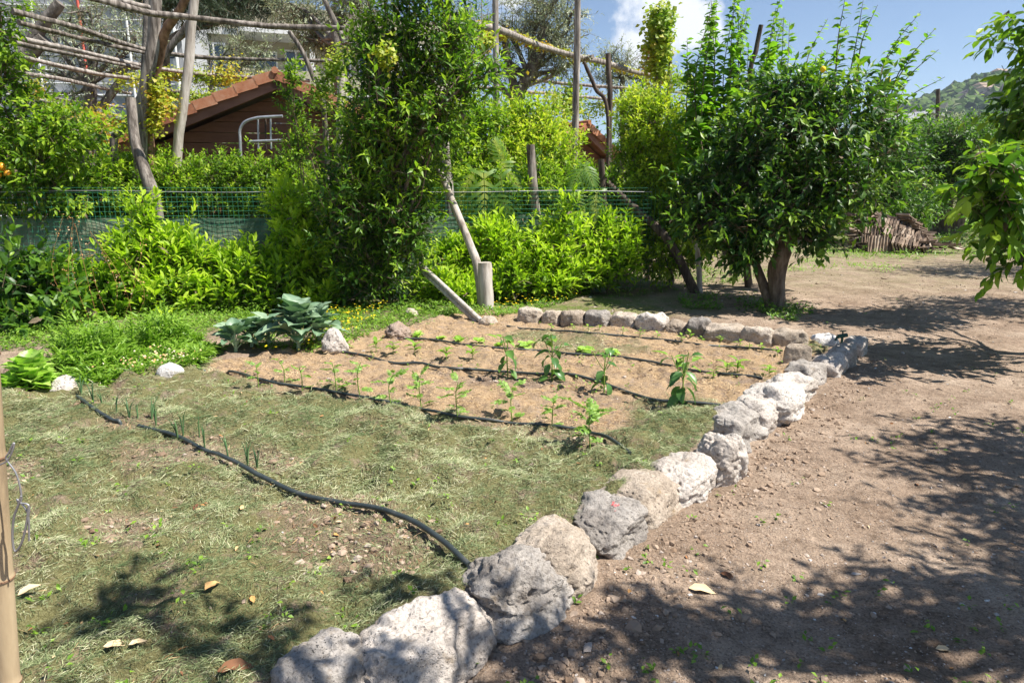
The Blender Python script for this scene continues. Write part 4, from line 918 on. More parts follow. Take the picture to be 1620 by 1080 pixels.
rng = np.random.RandomState(21)
def inpoly_px(poly, n, rng, z=0.05):
    W_ = np.array([G(x, y, z)[:2] for x, y in poly]); lo, hi = W_.min(0), W_.max(0)
    P = rng.uniform(lo, hi, (n, 2)); return P[polysd(P, W_) > 0]
# strip of clover, grass and yellow flowers from the kale to the back row
mb = MB(); fl_ = MB()
strips = [([(350, 560), (500, 566), (560, 552), (600, 530), (660, 520), (700, 508), (820, 504), (840, 486), (905, 470), (960, 455), (900, 452), (770, 470), (640, 480), (520, 500), (420, 540)], 15000, 0.07),
          ([(960, 470), (1090, 452), (1220, 440), (1240, 425), (1100, 415), (960, 440)], 3500, 0.06), ([(0, 565), (120, 560), (330, 545), (430, 520), (400, 470), (0, 500)], 6500, 0.12)]
for poly, n, hh in strips:
    P = inpoly_px(poly, n, rng); P = P[rng.rand(len(P)) < 0.55 + 0.6 * fbm(P * 2, 3, 3)]; z = H(P)
    herb(mb, P, z, hh * (0.4 + rng.rand(len(P))) * (1 + 0.5 * vnoise(P * 1.5, 2)), 0.035, 7, rng, 0.55)
for poly, n in [([(500, 566), (560, 545), (620, 500), (560, 490), (470, 530), (430, 560)], 900), ([(770, 495), (830, 495), (960, 458), (900, 450), (780, 470)], 1100), ([(440, 580), (520, 560), (500, 540), (400, 565)], 150)]:
    P = inpoly_px(poly, n, rng); P = P[rng.rand(len(P)) < 0.2 + 0.6 * vnoise(P * 2.5, 6)]; z = H(P) + 0.05 + 0.09 * rng.rand(len(P))
    for q in range(2):
        fl_.leaves(L4, np.c_[P, z], np.c_[rng.normal(size=(len(P), 2)), 0.2 * rng.normal(size=len(P))], np.c_[rng.normal(size=(len(P), 2)) * .3, np.ones(len(P))], 0.022, 0.022, rng.rand(len(P)))
tag(mb.obj('ground_cover', M['weed']), 'low clover and grass growing along the foot of the shrubs', 'ground cover', kind='stuff')
tag(fl_.obj('yellow_flowers', M['flower']), 'tiny yellow flowers sprinkled over the ground cover', 'flowers', kind='stuff')
# bright feathery weeds at the left
mb = MB()
P = inpoly_px([(95, 600), (140, 618), (250, 598), (310, 586), (345, 560), (290, 545), (120, 552), (90, 575)], 5200, rng, 0.08)
hz = np.clip(0.15 + 0.22 * fbm(P * 2.6, 3, 44), .04, .6) * (0.45 + 0.7 * rng.rand(len(P)))
herb(mb, P, H(P), hz, 0.085, 9, rng, 0.6, BL, 0.16, 0.8)
herb(mb, P[::2], H(P[::2]), hz[::2] * 1.05, 0.055, 8, rng, 0.7, L5, 0.34, 0.7)
for (x, y, h) in [(118, 590, 130), (268, 560, 95), (185, 580, 80), (215, 575, 75), (240, 570, 70)]:
    b = G(x, y, 0.09); hh = h / 1080 * b[1]; n = 60; zz = np.linspace(0.05, 1, n) * hh; az = np.arange(n) * 2.4
    mb.leaves(BL, np.c_[np.full(n, b[0]), np.full(n, b[1]), b[2] + zz], np.c_[np.cos(az), np.sin(az), np.full(n, 0.5)], np.tile([0, 0, 1.0], (n, 1)), 0.12 - 0.07 * zz / hh, 0.016, 0.6 + 0.3 * rng.rand(n))
    mb.tube([b, b + [0, 0, hh]], 0.006, 4, tint=0.6)
tag(mb.obj('weeds', M['weed']), 'bright green feathery weeds behind the white oval stone', 'weeds', kind='stuff')
mb = MB()
P = inpoly_px([(190, 598), (120, 612), (300, 590), (330, 580), (250, 575)], 500, rng, 0.08)
mb.leaves(L4, np.c_[P, H(P) + 0.06 + 0.08 * rng.rand(len(P))], rng.normal(size=(len(P), 3)), np.tile([0, 0, 1.0], (len(P), 1)) + rng.normal(size=(len(P), 3)) * .4, 0.02, 0.02, rng.rand(len(P)))
tag(mb.obj('flower_heads', mat_attr('faded_flower', [(0, (0.6, 0.3, 0.12)), (0.6, (0.62, 0.5, 0.3)), (1, (0.7, 0.66, 0.5))])), 'faded pinkish flower heads low in the bright weeds', 'flowers', kind='stuff')
# seedlings dotted over path and bed
mb = MB()
P = path_pts(800, 1.7, 17, rng); P = P[rng.rand(len(P)) < 0.35 + 0.5 * vnoise(P * 1.2, 14)]
herb(mb, P, H(P), 0.02 + 0.035 * rng.rand(len(P)), 0.022, 5, rng, 0.5, L5, 0.6, 1.0)
P = inpoly_px([(1240, 430), (1390, 440), (1480, 400), (1300, 395)], 2200, rng, 0); P = P[rng.rand(len(P)) < 0.5 + fbm(P, 2, 3)]; herb(mb, P, H(P), 0.05 + 0.05 * rng.rand(len(P)), 0.045, 5, rng, 0.72, L5, 0.5, 1.0)
P = inpoly_px([(1050, 485), (1260, 510), (1290, 490), (1230, 480), (1150, 470), (1080, 470)], 1000, rng, 0); P = P[np.abs(vnoise(P * 3, 4)) > 0.25]; herb(mb, P, H(P), 0.04 + 0.1 * rng.rand(len(P)), 0.045, 6, rng, 0.35, L5, 0.5, 0.9)
P = inpoly_px([(1280, 400), (1620, 420), (1620, 350), (1400, 352), (1280, 380)], 9000, rng, 0); P = P[P[:, 1] > 16.5]; herb(mb, P, H(P), 0.06 + 0.08 * rng.rand(len(P)), 0.09, 4, rng, 0.4, BS, 0.2, 0.8)
P = path_pts(7000, 1.4, 8.6, rng, 99); P = P[polysd(P, BED) > 0.05]; m_, s_, b_ = bedmaps(P); P = P[rng.rand(len(P)) < 0.06 + 0.22 * s_ * (vnoise(P * 1.5, 9) > 0)]
herb(mb, P, bedz(P), 0.015 + 0.045 * rng.rand(len(P)), 0.022, 5, rng, 0.65, L5, 0.6, 1.0)
tag(mb.obj('small_weeds', M['weed']), 'scattered small weeds sprouting from path and bed', 'weeds', kind='stuff')
# dead leaves
DL = [mesh_np('dead_leaf', *(lambda v, f: (v, [f], [0]))(*curved_leaf(L=1, Wd=0.42, n=5, droop=d, fold=0.6, seed=s, wav=0.03)), np.full(18 if False else len(curved_leaf(L=1, Wd=0.42, n=5, droop=d, fold=0.6, seed=s, wav=0.03)[0]), t), True, [M['litter']]) for t, d, s in [(0.75, 0.6, 1), (0.45, -0.4, 2), (0.95, 0.3, 3), (0.15, 0.5, 4)]]
def dead(px, py, lpx, k, az, label, el=0.1):
    b = G(px, py); 
    if polysd(b[None, :2], BED)[0] > 0: b = B(px, py); b[2] += 0.012
    o = bpy.data.objects.new('fallen_leaf', DL[k]); COL.objects.link(o); o.location = (b[0], b[1], b[2] + 0.006); s = lpx / 1080 * b[1] * 1.15; o.scale = (s, s, s)
    o.rotation_euler = (0.15, -el, az); tag(o, label, 'leaf', 'dead leaves lying on path and bed')
dead(325, 940, 34, 0, 1.2, 'orange curled leaf lying alone on the clippings', 0.3)
dead(165, 1030, 36, 2, 0.3, 'pale folded leaf in the lower left shade, left one of a touching pair')
dead(205, 1027, 26, 2, 0.6, 'tan leaf touching the right side of the pale folded leaf')
dead(345, 1070, 60, 3, 0.25, 'large dark brown leaf at the bottom margin left of the stones', 0.3)
dead(1090, 932, 42, 2, -0.2, 'straw coloured long leaf lying on the shaded path beside the stones')
dead(1140, 908, 26, 3, -0.6, 'thin dark brown leaf above the straw coloured one on the path')
dead(30, 948, 34, 2, 1.0, 'pale split leaf beside the bamboo cane', 0.25)
dead(1338, 985, 16, 0, 1.7, 'small orange leaf on the path below the shade')
dead(1480, 1028, 28, 2, -0.1, 'narrow pale leaf by the weeds near the lower right corner')
mb = MB(); P = path_pts(2200, 1.5, 8, rng, 99); s = polysd(P, BED) > 0.04
P = P[(rng.rand(len(P)) < np.where(s, 0.16, 0.05))]; s = polysd(P, BED) > 0.04; n = len(P)
z = np.where(s, bedz(P) + 0.012, H(P) + 0.004); Lf = 0.012 + 0.028 * rng.rand(n)
mb.leaves(L8, np.c_[P, z + .003], np.c_[rng.normal(size=(n, 2)), rng.normal(size=n) * .25], np.c_[rng.normal(size=(n, 2)) * .4, np.ones(n)], Lf, Lf * (0.3 + 0.4 * rng.rand(n)), rng.rand(n) ** 1.0)
tag(mb.obj('leaf_litter', M['litter']), 'small brown and orange bits of dead leaf strewn about', 'litter', kind='stuff')
# pale cotyledon weeds on the path
for (x, y, h, lab) in [(1212, 768, 22, 'clump of round lime leaves growing out of the path beside the stones'), (1240, 818, 14, 'pair of round lime leaves flat on the open path'), (1030, 975, 22, 'small dark green weed in the dapple at the foot of the boulder'),
                       (1060, 1058, 20, 'weed seedling at the bottom margin right of the stones'), (1230, 725, 22, 'green weed sprig at the foot of the pitted stone'), (1345, 565, 20, 'weed tuft beside the corner stone on the path side')]:
    seedling(x, y, h, int(x), lab, 'weeds growing singly on the path', 8, 'path_weed', 0.3, 'weed', SL)
# green tap at the corner
b = G(1331, 548, 0.1); m_ = MB(); th = thing('garden_tap', b, 'small dark green tap fitting standing up at the far corner of the bed', 'tap')
m_.tube([(0, 0, -0.05), (0, 0, 0.10)], 0.012, 8); m_.obj('riser', M['plastic'], th)
m_ = MB(); m_.tube([(-0.05, 0, 0.10), (0.045, 0, 0.115)], 0.02, 10); m_.tube([(-0.05, 0, 0.10), (-0.065, 0, 0.06)], 0.011, 8); m_.obj('nozzle', M['plastic'], th)
m_ = MB(); m_.tube([(0, 0, 0.12), (0.0, 0, 0.15)], 0.007, 6); m_.box((0, 0, 0.155), (0.06, 0.014, 0.01)); m_.obj('handle', M['plastic'], th)

# ------------------------------------------------------------------ hill and far woods
SK = np.array([(-3000, 297), (300, 296), (900, 286), (1150, 262), (1300, 214), (1380, 176), (1440, 151), (1500, 133), (1560, 127), (1600, 117), (1700, 95), (1900, 66), (2300, 60), (3200, 110), (5000, 250)], float)
def hillz(X, Y):
    px = X / np.maximum(Y, 1) * 1080 + 810
    top = np.maximum(np.interp(px, SK[:, 0], 300.6 - SK[:, 1] - 13), 0) / 1080 * 720
    f = smooth(230, 720, Y); n = fbm(np.c_[X, Y] * 0.012, 4, 77)
    return top * f ** 1.15 + n * 5 * smooth(230, 330, Y) * smooth(0, 25, top) - 3 * (1 - smooth(240, 300, Y))
px_ = np.concatenate([np.linspace(-1500, 900, 30), np.linspace(960, 2400, 150), np.linspace(2450, 5000, 30)]); yy = np.linspace(220, 760, 70)
PX_, YY = np.meshgrid(px_, yy); X = (PX_ - 810) / 1080 * YY; n1, n2 = len(px_), len(yy)
Z = hillz(X.ravel(), YY.ravel()); i = (np.arange(n2 - 1)[:, None] * n1 + np.arange(n1 - 1)[None]).ravel()
me = mesh_np('hill', np.c_[X.ravel(), YY.ravel(), Z], [np.stack([i, i + 1, i + n1 + 1, i + n1], 1)], [0], smooth=True, mats=[M['hill']])
o = bpy.data.objects.new('hill', me); COL.objects.link(o); tag(o, kind='structure')
rng = np.random.RandomState(61); n = 9000; mb = MB()
pp = rng.uniform(1180, 1900, n); y = rng.uniform(280, 725, n); x = (pp - 810) / 1080 * y; z = hillz(x, y)
k = z > 1.0; x, y, z = x[k], y[k], z[k]; n = len(x); s = (2.0 + 3.2 * rng.rand(n) ** 1.6)
cs_v, cs_f = IV, IF
lumps(mb, np.c_[x, y, z + s * 0.4], s, np.clip(0.45 + 0.35 * fbm(np.c_[x, y] * 0.02, 3, 8) + rng.normal(size=n) * 0.2, 0, 1), rng, 0.85, 0.2)
tag(mb.obj('hillside_woods', M['forest']), 'woods covering the distant hillside', 'woods', kind='stuff')
rng = np.random.RandomState(62)
def rotz(a): c, s = math.cos(a), math.sin(a); return np.array([[c, -s, 0], [s, c, 0], [0, 0, 1]])
class Frame:
    def __init__(s, o, a): s.o = np.array(o, float); s.R = rotz(a)
    def p(s, x, y, z): return s.R @ np.array([x, y, z])
def part_box(parent, fr, name, x0, x1, y0, y1, z0, z1, mat, kind=None):
    m_ = MB(); m_.box(fr.p((x0 + x1) / 2, (y0 + y1) / 2, (z0 + z1) / 2), (x1 - x0, y1 - y0, z1 - z0), rot=fr.R)
    o = m_.obj(name, mat, parent); return o
def window(parent, fr, x0, x1, y, z0, z1):
    f = MB(); w = 0.09
    for a, b, c, d in [(x0, x1, z0, z0 + w), (x0, x1, z1 - w, z1), (x0, x0 + w, z0 + w, z1 - w), (x1 - w, x1, z0 + w, z1 - w), ((x0 + x1) / 2 - w / 2, (x0 + x1) / 2 + w / 2, z0 + w, z1 - w)]:
        f.box(fr.p((a + b) / 2, y - 0.05, (c + d) / 2), (b - a, 0.12, d - c), rot=fr.R)
    fo = f.obj('window', M['white'], parent); g = MB(); g.box(fr.p((x0 + x1) / 2, y - 0.01, (z0 + z1) / 2), (x1 - x0 - w, 0.04, z1 - z0 - w), rot=fr.R); g.obj('pane', M['glass'], fo)

# far pale house with a gable, and villas on the hill
h0 = AT(1456, 300, 62); fr = Frame(h0, rad(12)); th = thing('house', (h0[0], h0[1], 0), 'pale grey gabled house far off beyond the orchard, below the hill', 'house')
part_box(th, fr, 'wall', -1.7, 3.2, 0, 6, -0.2, 7.2, M['white'])
m_ = MB(); V = [fr.p(*q) for q in [(-2.1, -.4, 7.1), (-0.1, -.4, 8.1), (3.6, -.4, 7.3), (-2.1, 6.4, 7.1), (-0.1, 6.4, 8.1), (3.6, 6.4, 7.3)]]; V += [v + np.array([0, 0, 0.22]) for v in V]
m_.add(V, [np.array([(0, 1, 4, 3), (1, 2, 5, 4), (6, 9, 10, 7), (7, 10, 11, 8), (0, 6, 7, 1), (1, 7, 8, 2), (3, 4, 10, 9), (4, 5, 11, 10), (0, 3, 9, 6), (2, 8, 11, 5)])]); m_.obj('roof', M['grey_wall'], th)
m_ = MB(); V = [fr.p(*q) for q in [(-1.7, 0, 7.19), (-0.1, 0, 8.1), (3.2, 0, 7.19), (-1.7, .3, 7.19), (-0.1, .3, 8.1), (3.2, .3, 7.19)]]; m_.add(V, [np.array([(0, 2, 1), (3, 4, 5)])]); m_.obj('gable', M['white'], th)
window(th, fr, 0.6, 1.9, -0.02, 4.6, 6.0)
for px, py, Y in [(1522, 149, 560), (1545, 147, 600), (1528, 150, 540)]:
    b = np.array([(px - 810) / 1080 * Y, Y, 0]); b[2] = hillz(b[:1], b[1:2])[0] + 3; fr = Frame(b, 0.3); th = thing('villa', b, {1522: 'left red roofed villa among the trees on the hill', 1545: 'right red roofed villa among the trees on the hill', 1528: 'small white walled villa between the two others on the hill'}[px], 'house')
    part_box(th, fr, 'wall', -7, 7, 0, 6, -3, 3.5, M['cream']); m_ = MB(); V = [fr.p(*q) for q in [(-8, -1, 3.4), (8, -1, 3.4), (8, 7, 3.4), (-8, 7, 3.4), (-6, 3, 5.6), (6, 3, 5.6)]]
    m_.add(V, [np.array([(0, 1, 5, 4), (2, 3, 4, 5)]), np.array([(1, 2, 5), (3, 0, 4)]), np.array([(0, 3, 2, 1)])]); m_.obj('roof', M['old_tile'], th)

# ------------------------------------------------------------------ apartment blocks at the left
c0 = AT(300, 300, 33); fr = Frame((c0[0], c0[1], 0), rad(4)); th = thing('apartment_building', (c0[0], c0[1], 0), 'grey apartment block wrapped in pale scaffold netting at the left', 'building')
part_box(th, fr, 'wall', -16, -0.3, 1.6, 10, -0.3, 12.6, M['grey_wall'])
for f in range(5):
    part_box(th, fr, 'floor_slab', -16.1, -0.1, 0.35, 1.55, f * 2.7 + 0.5, f * 2.7 + 0.68, M['white'])
    for b_ in range(8):
        x0 = -16 + b_ * 2.0
        window(th, fr, x0 + 0.5, x0 + 1.5, 1.55, f * 2.7 + 1.1, f * 2.7 + 2.5)
        m_ = MB(); nu, nv = 8, 8; u, v = np.meshgrid(np.linspace(0, 1, nu), np.linspace(0, 1, nv)); q = np.c_[u.ravel() * 10 + b_ * 3, v.ravel() * 4 + f * 5]
        pts = np.c_[x0 + 0.03 + u.ravel() * 1.94, 0.06 + 0.10 * vnoise(q * 0.7, 3) + 0.06 * np.sin(u.ravel() * math.pi), f * 2.7 - 0.6 + v.ravel() * 2.62]
        i = (np.arange(nv - 1)[:, None] * nu + np.arange(nu - 1)[None]).ravel(); m_.add(pts @ fr.R.T, [np.stack([i, i + 1, i + nu + 1, i + nu], 1)], smooth=True); m_.obj('netting', M['netting'], th)
    m_ = MB()
    for dz in (0.0, 0.5, 1.05): m_.tube([fr.p(-16, 0.0, f * 2.7 + 0.4 + dz), fr.p(0, 0.0, f * 2.7 + 0.4 + dz)], 0.035, 5, cap=False)
    m_.obj('scaffold_rail', M['white'], th)
for b_ in range(9):
    m_ = MB(); x0 = -16 + b_ * 2.0; m_.tube([fr.p(x0, -0.02, 0), fr.p(x0, -0.02, 13.2)], 0.06, 6); m_.obj('scaffold_pole', M['white'] if b_ % 3 else M['redwhite'], th)
c0 = AT(397, 300, 38); fr = Frame((c0[0], c0[1], 0), rad(20)); th = thing('apartment_building', (c0[0], c0[1], 0), 'cream apartment block with deep balconies above the cabin roof', 'building')
part_box(th, fr, 'wall', -0.0, 13, 2.2, 9, -0.2, 11.0, M['cream']); part_box(th, fr, 'wall', -7.5, -0.03, 0.9, 9, -0.2, 10.6, M['cream'])
for f, z in enumerate([9.85, 6.9, 3.9]):
    for x0, x1, y0 in [(0.02, 4.0, 0.0), (4.05, 8.2, 0.9), (8.25, 13, 1.5)]:
        part_box(th, fr, 'balcony_slab', x0, x1, y0, 2.2, z - 0.22, z, M['white']); part_box(th, fr, 'balcony_parapet', x0 + 0.03, x1 - 0.03, y0 + 0.03, y0 + 0.16, z + 0.003, z + (1.35 if f == 0 else 0.95), M['cream'])
        if f: window(th, fr, x0 + 0.6, x0 + 1.9, 2.18, z + 0.25, z + 2.2)
        window(th, fr, x0 + 2.3, x0 + 3.5, 2.18, z - 2.0, z - 0.6)
    part_box(th, fr, 'cornice', -7.6, -0.05, 0.6, 0.88, z - 0.3, z + 0.02, M['white'])
    for xw in (-6.4, -4.0, -1.9): window(th, fr, xw, xw + 1.2, 0.88, z - 2.2, z - 0.7)
for x0 in (3.6, 7.9): part_box(th, fr, 'pillar', x0, x0 + 0.25, 0.95, 1.2, 0, 9.6, M['white'])
part_box(th, fr, 'eaves', 0.3, 3.9, -0.5, 0.0, 9.55, 9.72, M['white'])

# ------------------------------------------------------------------ cabins
def cabin(apex, yaw, half, drop, depth, wallz, label, nplank, ntile, over=0.45):
    """gabled wooden cabin; local x along the gable wall, y into the cabin"""
    fr = Frame((0, 0, 0), yaw); ax = np.array(apex); th = thing('wooden_cabin', (ax[0], ax[1], 0), label, 'cabin')
    za = ax[2]; q = lambda x, y, z: fr.p(x, y, z)
    sl_ = drop / half; L = math.hypot(half, drop); hw = half * 0.84
    top = lambda x: za - 0.30 - abs(x) * sl_
    # planks of the gable wall
    z = 0.0; hgt = 0.19; zt = za - 0.32
    k = 0
    while z < zt - 0.05:
        z1 = min(z + hgt - 0.012, zt)
        xa = min(hw, max((za - 0.30 - z) / sl_, 0.02)); xb = min(hw, max((za - 0.30 - z1) / sl_, 0.01))
        m_ = MB(); V = [q(-xa, over, z), q(xa, over, z), q(xb, over + 0.018, z1), q(-xb, over + 0.018, z1)]; V += [v + fr.R @ np.array([0, 0.05, 0]) for v in V]
        m_.add(V, [np.array([(0, 1, 2, 3), (7, 6, 5, 4), (0, 4, 5, 1), (3, 2, 6, 7), (0, 3, 7, 4), (1, 5, 6, 2)])]); m_.obj('plank', M['cabin'], th); z += hgt
    part_box(th, fr, 'wall', -hw + .02, hw - .02, over + 0.08, depth, 0, za - drop * 0.9 - 0.15, M['cabin'])
    for s in (-1, 1):
        # roof board, soffit, fascia
        def slab(name, y0, y1, a0, a1, t0, t1, mat):
            m_ = MB(); nx_, nz_ = sl_ / math.hypot(1, sl_), 1 / math.hypot(1, sl_); V = []
            for a in (a0, a1):
                for y in (y0, y1):
                    for t in (t0, t1):
                        x = a * half; zc = za - a * drop; V.append(q(s * (x + nx_ * t), y, zc + nz_ * t))
            m_.add(V, [np.array([(0, 1, 3, 2), (4, 6, 7, 5), (0, 4, 5, 1), (2, 3, 7, 6), (0, 2, 6, 4), (1, 5, 7, 3)])]); return m_.obj(name, mat, th)
        slab('roof_board', 0.02, depth + 0.3, 0.0, 1.02, -0.20, -0.08, M['cabin'])
        slab('fascia', -0.06, 0.0, 0.0, 1.03, -0.26, -0.02, M['fascia'])
        slab('fascia_trim', -0.09, -0.062, 0.0, 1.03, -0.10, -0.0, M['fascia'])
        slab('beam', 0.1, depth, 0.90, 0.96, -0.34, -0.205, M['fascia'])
        # corrugated tile field
        nu = max(8, int((depth) / 0.11)); nv = ntile * 2 + 1; V = []; nx_, nz_ = sl_ / math.hypot(1, sl_), 1 / math.hypot(1, sl_)
        for a in range(nv):
            aa = (a // 2 + (0.0 if a % 2 == 0 else 0.98)) / ntile; t = 0.045 if a % 2 else 0.0
            aa = min(aa, 1.04)
            for b_ in range(nu + 1):
                y = 0.0 + (depth + 0.3) * b_ / nu; tt = t - 0.06 + 0.05 * (b_ % 2)
                V.append(q(s * (aa * half * 1.03 + nx_ * tt), y, za - aa * drop * 1.03 + nz_ * tt))
        i = (np.arange(nv - 1)[:, None] * (nu + 1) + np.arange(nu)[None]).ravel(); m_ = MB(); m_.add(V, [np.stack([i, i + 1, i + nu + 2, i + nu + 1], 1)], smooth=False); o = m_.obj('roof_tiles', M['tile'], th); tag(o, kind='stuff')
        # verge tiles, each one a tile
        for a in range(ntile):
            a0 = a / ntile; a1 = (a + 1.06) / ntile; m_ = MB(); V = []
            for (aa, lift) in ((a0, 0.0), (a1, 0.035)):
                for (y, t) in ((-0.13, -0.13), (-0.10, -0.12), (-0.10, 0.0), (0.16, 0.02), (0.16, 0.05), (-0.13, 0.04)):
                    x = aa * half * 1.03; V.append(q(s * (x + nx_ * (t + lift)), y, za - aa * drop * 1.03 + nz_ * (t + lift)))
            F = [(j, (j + 1) % 6, 6 + (j + 1) % 6, 6 + j) for j in range(6)]; m_.add(V, [np.array(F), np.array([[5, 4, 3, 2, 1, 0], [6, 7, 8, 9, 10, 11]])]); m_.obj('tile', M['tile'], th)
    m_ = MB()
    P = [q(0, -0.16, za + 0.03), q(0, depth + 0.3, za + 0.03)]; m_.tube(P, 0.06, 10); m_.obj('ridge_tile', M['tile'], th)
    for ch in th.children:
        for v in ch.data.vertices: pass
    # local vertices carry only the height; x and y are relative to the thing
    return th, fr
ap = AT(436, 116, 13.2); cab, cfr = cabin(ap, rad(14), 2.75, 1.18, 4.5, 2.5, 'brown wooden cabin with terracotta verge tiles behind the left hedge', 14, 8)
ap2 = AT(927, 196, 19.0); cabin(ap2, rad(32), 1.05, 0.72, 4.0, 2.0, 'small distant cabin with a tiled roof, half hidden behind the orange trees', 14, 6, 0.3)
ap3 = AT(400, 290, 12.6)
# bent metal pipes on the gable
pb = AT(383, 240, 12.75); th = thing('metal_pipe', pb, 'shiny bent metal pipe forming an arch on the cabin gable', 'pipe')
def pxs(pts, Y): return np.array([AT(x, y, Y) for x, y in pts]) - pb
m_ = MB(); m_.tube(spline(pxs([(381, 250), (380, 222), (380, 205), (388, 193), (405, 187), (425, 185), (447, 184)], 12.75), 30), 0.026, 9, rough=0.1); m_.obj('arch_pipe', M['metal'], th)
m_ = MB(); m_.tube(pxs([(395, 224), (448, 222)], 12.75), 0.024, 9); m_.obj('cross_pipe', M['metal'], th)
for x in (408, 420, 428): m_ = MB(); m_.tube(pxs([(x, 188), (x + 1, 236)], 12.8), 0.017, 7); m_.obj('upright', M['metal'] if x != 420 else M['wood_dark'], th)

# ------------------------------------------------------------------ fence, posts, poles
def fy(x): return 8.3 + (x + 9) * 0.24
def segs(mb, A, Bb, r, mat=0):
    A = np.asarray(A, float); Bb = np.asarray(Bb, float); d = nrm(Bb - A); u = nrm(np.cross(d, np.array([0.31, 0.9, 0.2]))); w = np.cross(d, u)
    ring = [u * math.cos(a) + w * math.sin(a) for a in (0, 2.094, 4.189)]
    V = np.stack([A + r * ring[0], A + r * ring[1], A + r * ring[2], Bb + r * ring[0], Bb + r * ring[1], Bb + r * ring[2]], 1).reshape(-1, 3)
    F = (np.array([(0, 1, 4, 3), (1, 2, 5, 4), (2, 0, 3, 5)])[None] + (np.arange(len(A)) * 6)[:, None, None]).reshape(-1, 4); mb.add(V, [F], mat)
fth = thing('wire_fence', (-3.5, fy(-3.5), 0), 'green wire mesh fence with shade cloth running behind the shrubs', 'fence'); fo = np.array([-3.5, fy(-3.5), 0])
xs = np.arange(-9.4, 2.6, 0.062); mb = MB()
def fpt(x, z): return np.c_[x, fy(x) + 0.03 * np.sin(x * 1.7) + 0.015 * np.sin(x * 5 + z * 3), z] - fo
segs(mb, fpt(xs, np.full(len(xs), 0.05)), fpt(xs, np.full(len(xs), 1.62)), 0.0022)
xh = np.arange(-9.4, 2.6, 0.4)
for z in np.arange(0.08, 1.66, 0.062): segs(mb, fpt(xh[:-1], np.full(len(xh) - 1, z)), fpt(xh[1:], np.full(len(xh) - 1, z)), 0.0022)
tag(mb.obj('wire_mesh', M['wire'], fth), kind='stuff')
m_ = MB(); m_.tube(fpt(xh, 1.58 + 0.012 * np.sin(xh * 2)), 0.005, 5); m_.obj('tension_wire', M['steel_wire'], fth)
nu, nv = 120, 10; u, v = np.meshgrid(np.linspace(-9.4, 1.5, nu), np.linspace(0.0, 1.22, nv)); q = np.c_[u.ravel(), v.ravel() * 1.5]
pts = np.c_[u.ravel(), fy(u.ravel()) + 0.09 + 0.05 * fbm(q * 1.3, 3, 6), v.ravel() + (v.ravel() > 1.2) * 0.03 * vnoise(q, 4)] - fo
i = (np.arange(nv - 1)[:, None] * nu + np.arange(nu - 1)[None]).ravel(); m_ = MB(); m_.add(pts, [np.stack([i, i + 1, i + nu + 1, i + nu], 1)], smooth=True); m_.obj('shade_cloth', M['shade'], fth)
def pole(name, pts, r0, r1, mat, label, cat, group=None, rough=0.14, sides=12, n=16, parent=None, ground=False):
    P = np.array([AT(*p) for p in pts]); 
    if ground: P[-1] = [P[-1][0], P[-1][1], Hz(P[-1][0], P[-1][1]) - 0.1]
    m_ = MB(); m_.tube(spline(P, n), np.linspace(r0, r1, n), sides, rough=rough, seed=len(label) + int(P[0][0] * 10)); 
    o = m_.obj(name, M[mat], None, P[-1]); return tag(o, label, cat, group)
PO = 'grey wooden posts standing along the fence'
pole('wooden_post', [(206, 156, 9.7), (214, 225, 9.6), (228, 270, 9.55), (246, 330, 9.5), (262, 440, 9.5)], .066, .09, 'wood_grey', 'crooked grey post with a sawn top standing in front of the left hedge', 'post', PO, 0.12, ground=True)
pole('wooden_post', [(704, 225, 10.6), (710, 300, 10.6), (713, 372, 10.6), (714, 420, 10.6)], .065, .075, 'wood_grey', 'grey post behind the leaning bleached branch', 'post', PO, ground=True)
pole('wooden_post', [(839, 229, 10.75), (843, 290, 10.75), (849, 363, 10.75), (850, 420, 10.75)], .062, .085, 'wood_grey', 'straight grey post with a flat top right of the monstera leaves', 'post', PO, ground=True)
pole('wooden_post', [(951, 252, 11.2), (953, 300, 11.2), (955, 345, 11.2), (956, 420, 11.2)], .05, .06, 'wood_dark', 'thin dark post where the dark leaning log starts', 'post', PO, ground=True)
pole('sawn_post', [(767, 415, 8.85), (768, 450, 8.85), (770, 499, 8.85)], .088, .1, 'wood_pale', 'short thick sawn post standing beside the bed', 'post', rough=0.1, sides=16, ground=True)
pole('leaning_branch', [(692, 262, 9.4), (716, 320, 9.3), (743, 385, 9.15), (757, 430, 9.05), (765, 490, 9.0)], .04, .062, 'wood_pale', 'bleached branch leaning against the short sawn post', 'branch', rough=0.15, ground=True)
pole('leaning_log', [(955, 284, 11.3), (1010, 335, 11.1), (1060, 385, 10.9), (1108, 420, 10.8)], .055, .075, 'wood_dark', 'long dark log leaning down to the right beneath the orange trees', 'log', rough=0.12, ground=True)
pole('leaning_branch', [(1086, 368, 11.0), (1102, 392, 10.9), (1112, 410, 10.8)], .035, .045, 'wood_pale', 'short pale branch propped beside the foot of the dark log', 'branch', ground=True)
A_ = AT(664, 421, 9.1); B_ = G(757, 508, 0.12); th = thing('split_rail', B_, 'grey split rail with a dark crack leaning out of the shrubs', 'rail'); d = nrm((A_ - B_)[None])[0]; sdv = nrm(np.cross(d, [0, 1, 0.3])[None])[0]
for s in (-1, 1):
    m_ = MB(); m_.tube(np.array([B_ + sdv * s * 0.033 - d * 0.05, B_ * .5 + A_ * .5 + sdv * s * 0.036, A_ + sdv * s * 0.034 - d * (0.03 if s > 0 else 0)]) - B_, 0.03, 8, rough=0.12, seed=s + 3); m_.obj('half', M['wood_pale'], th)

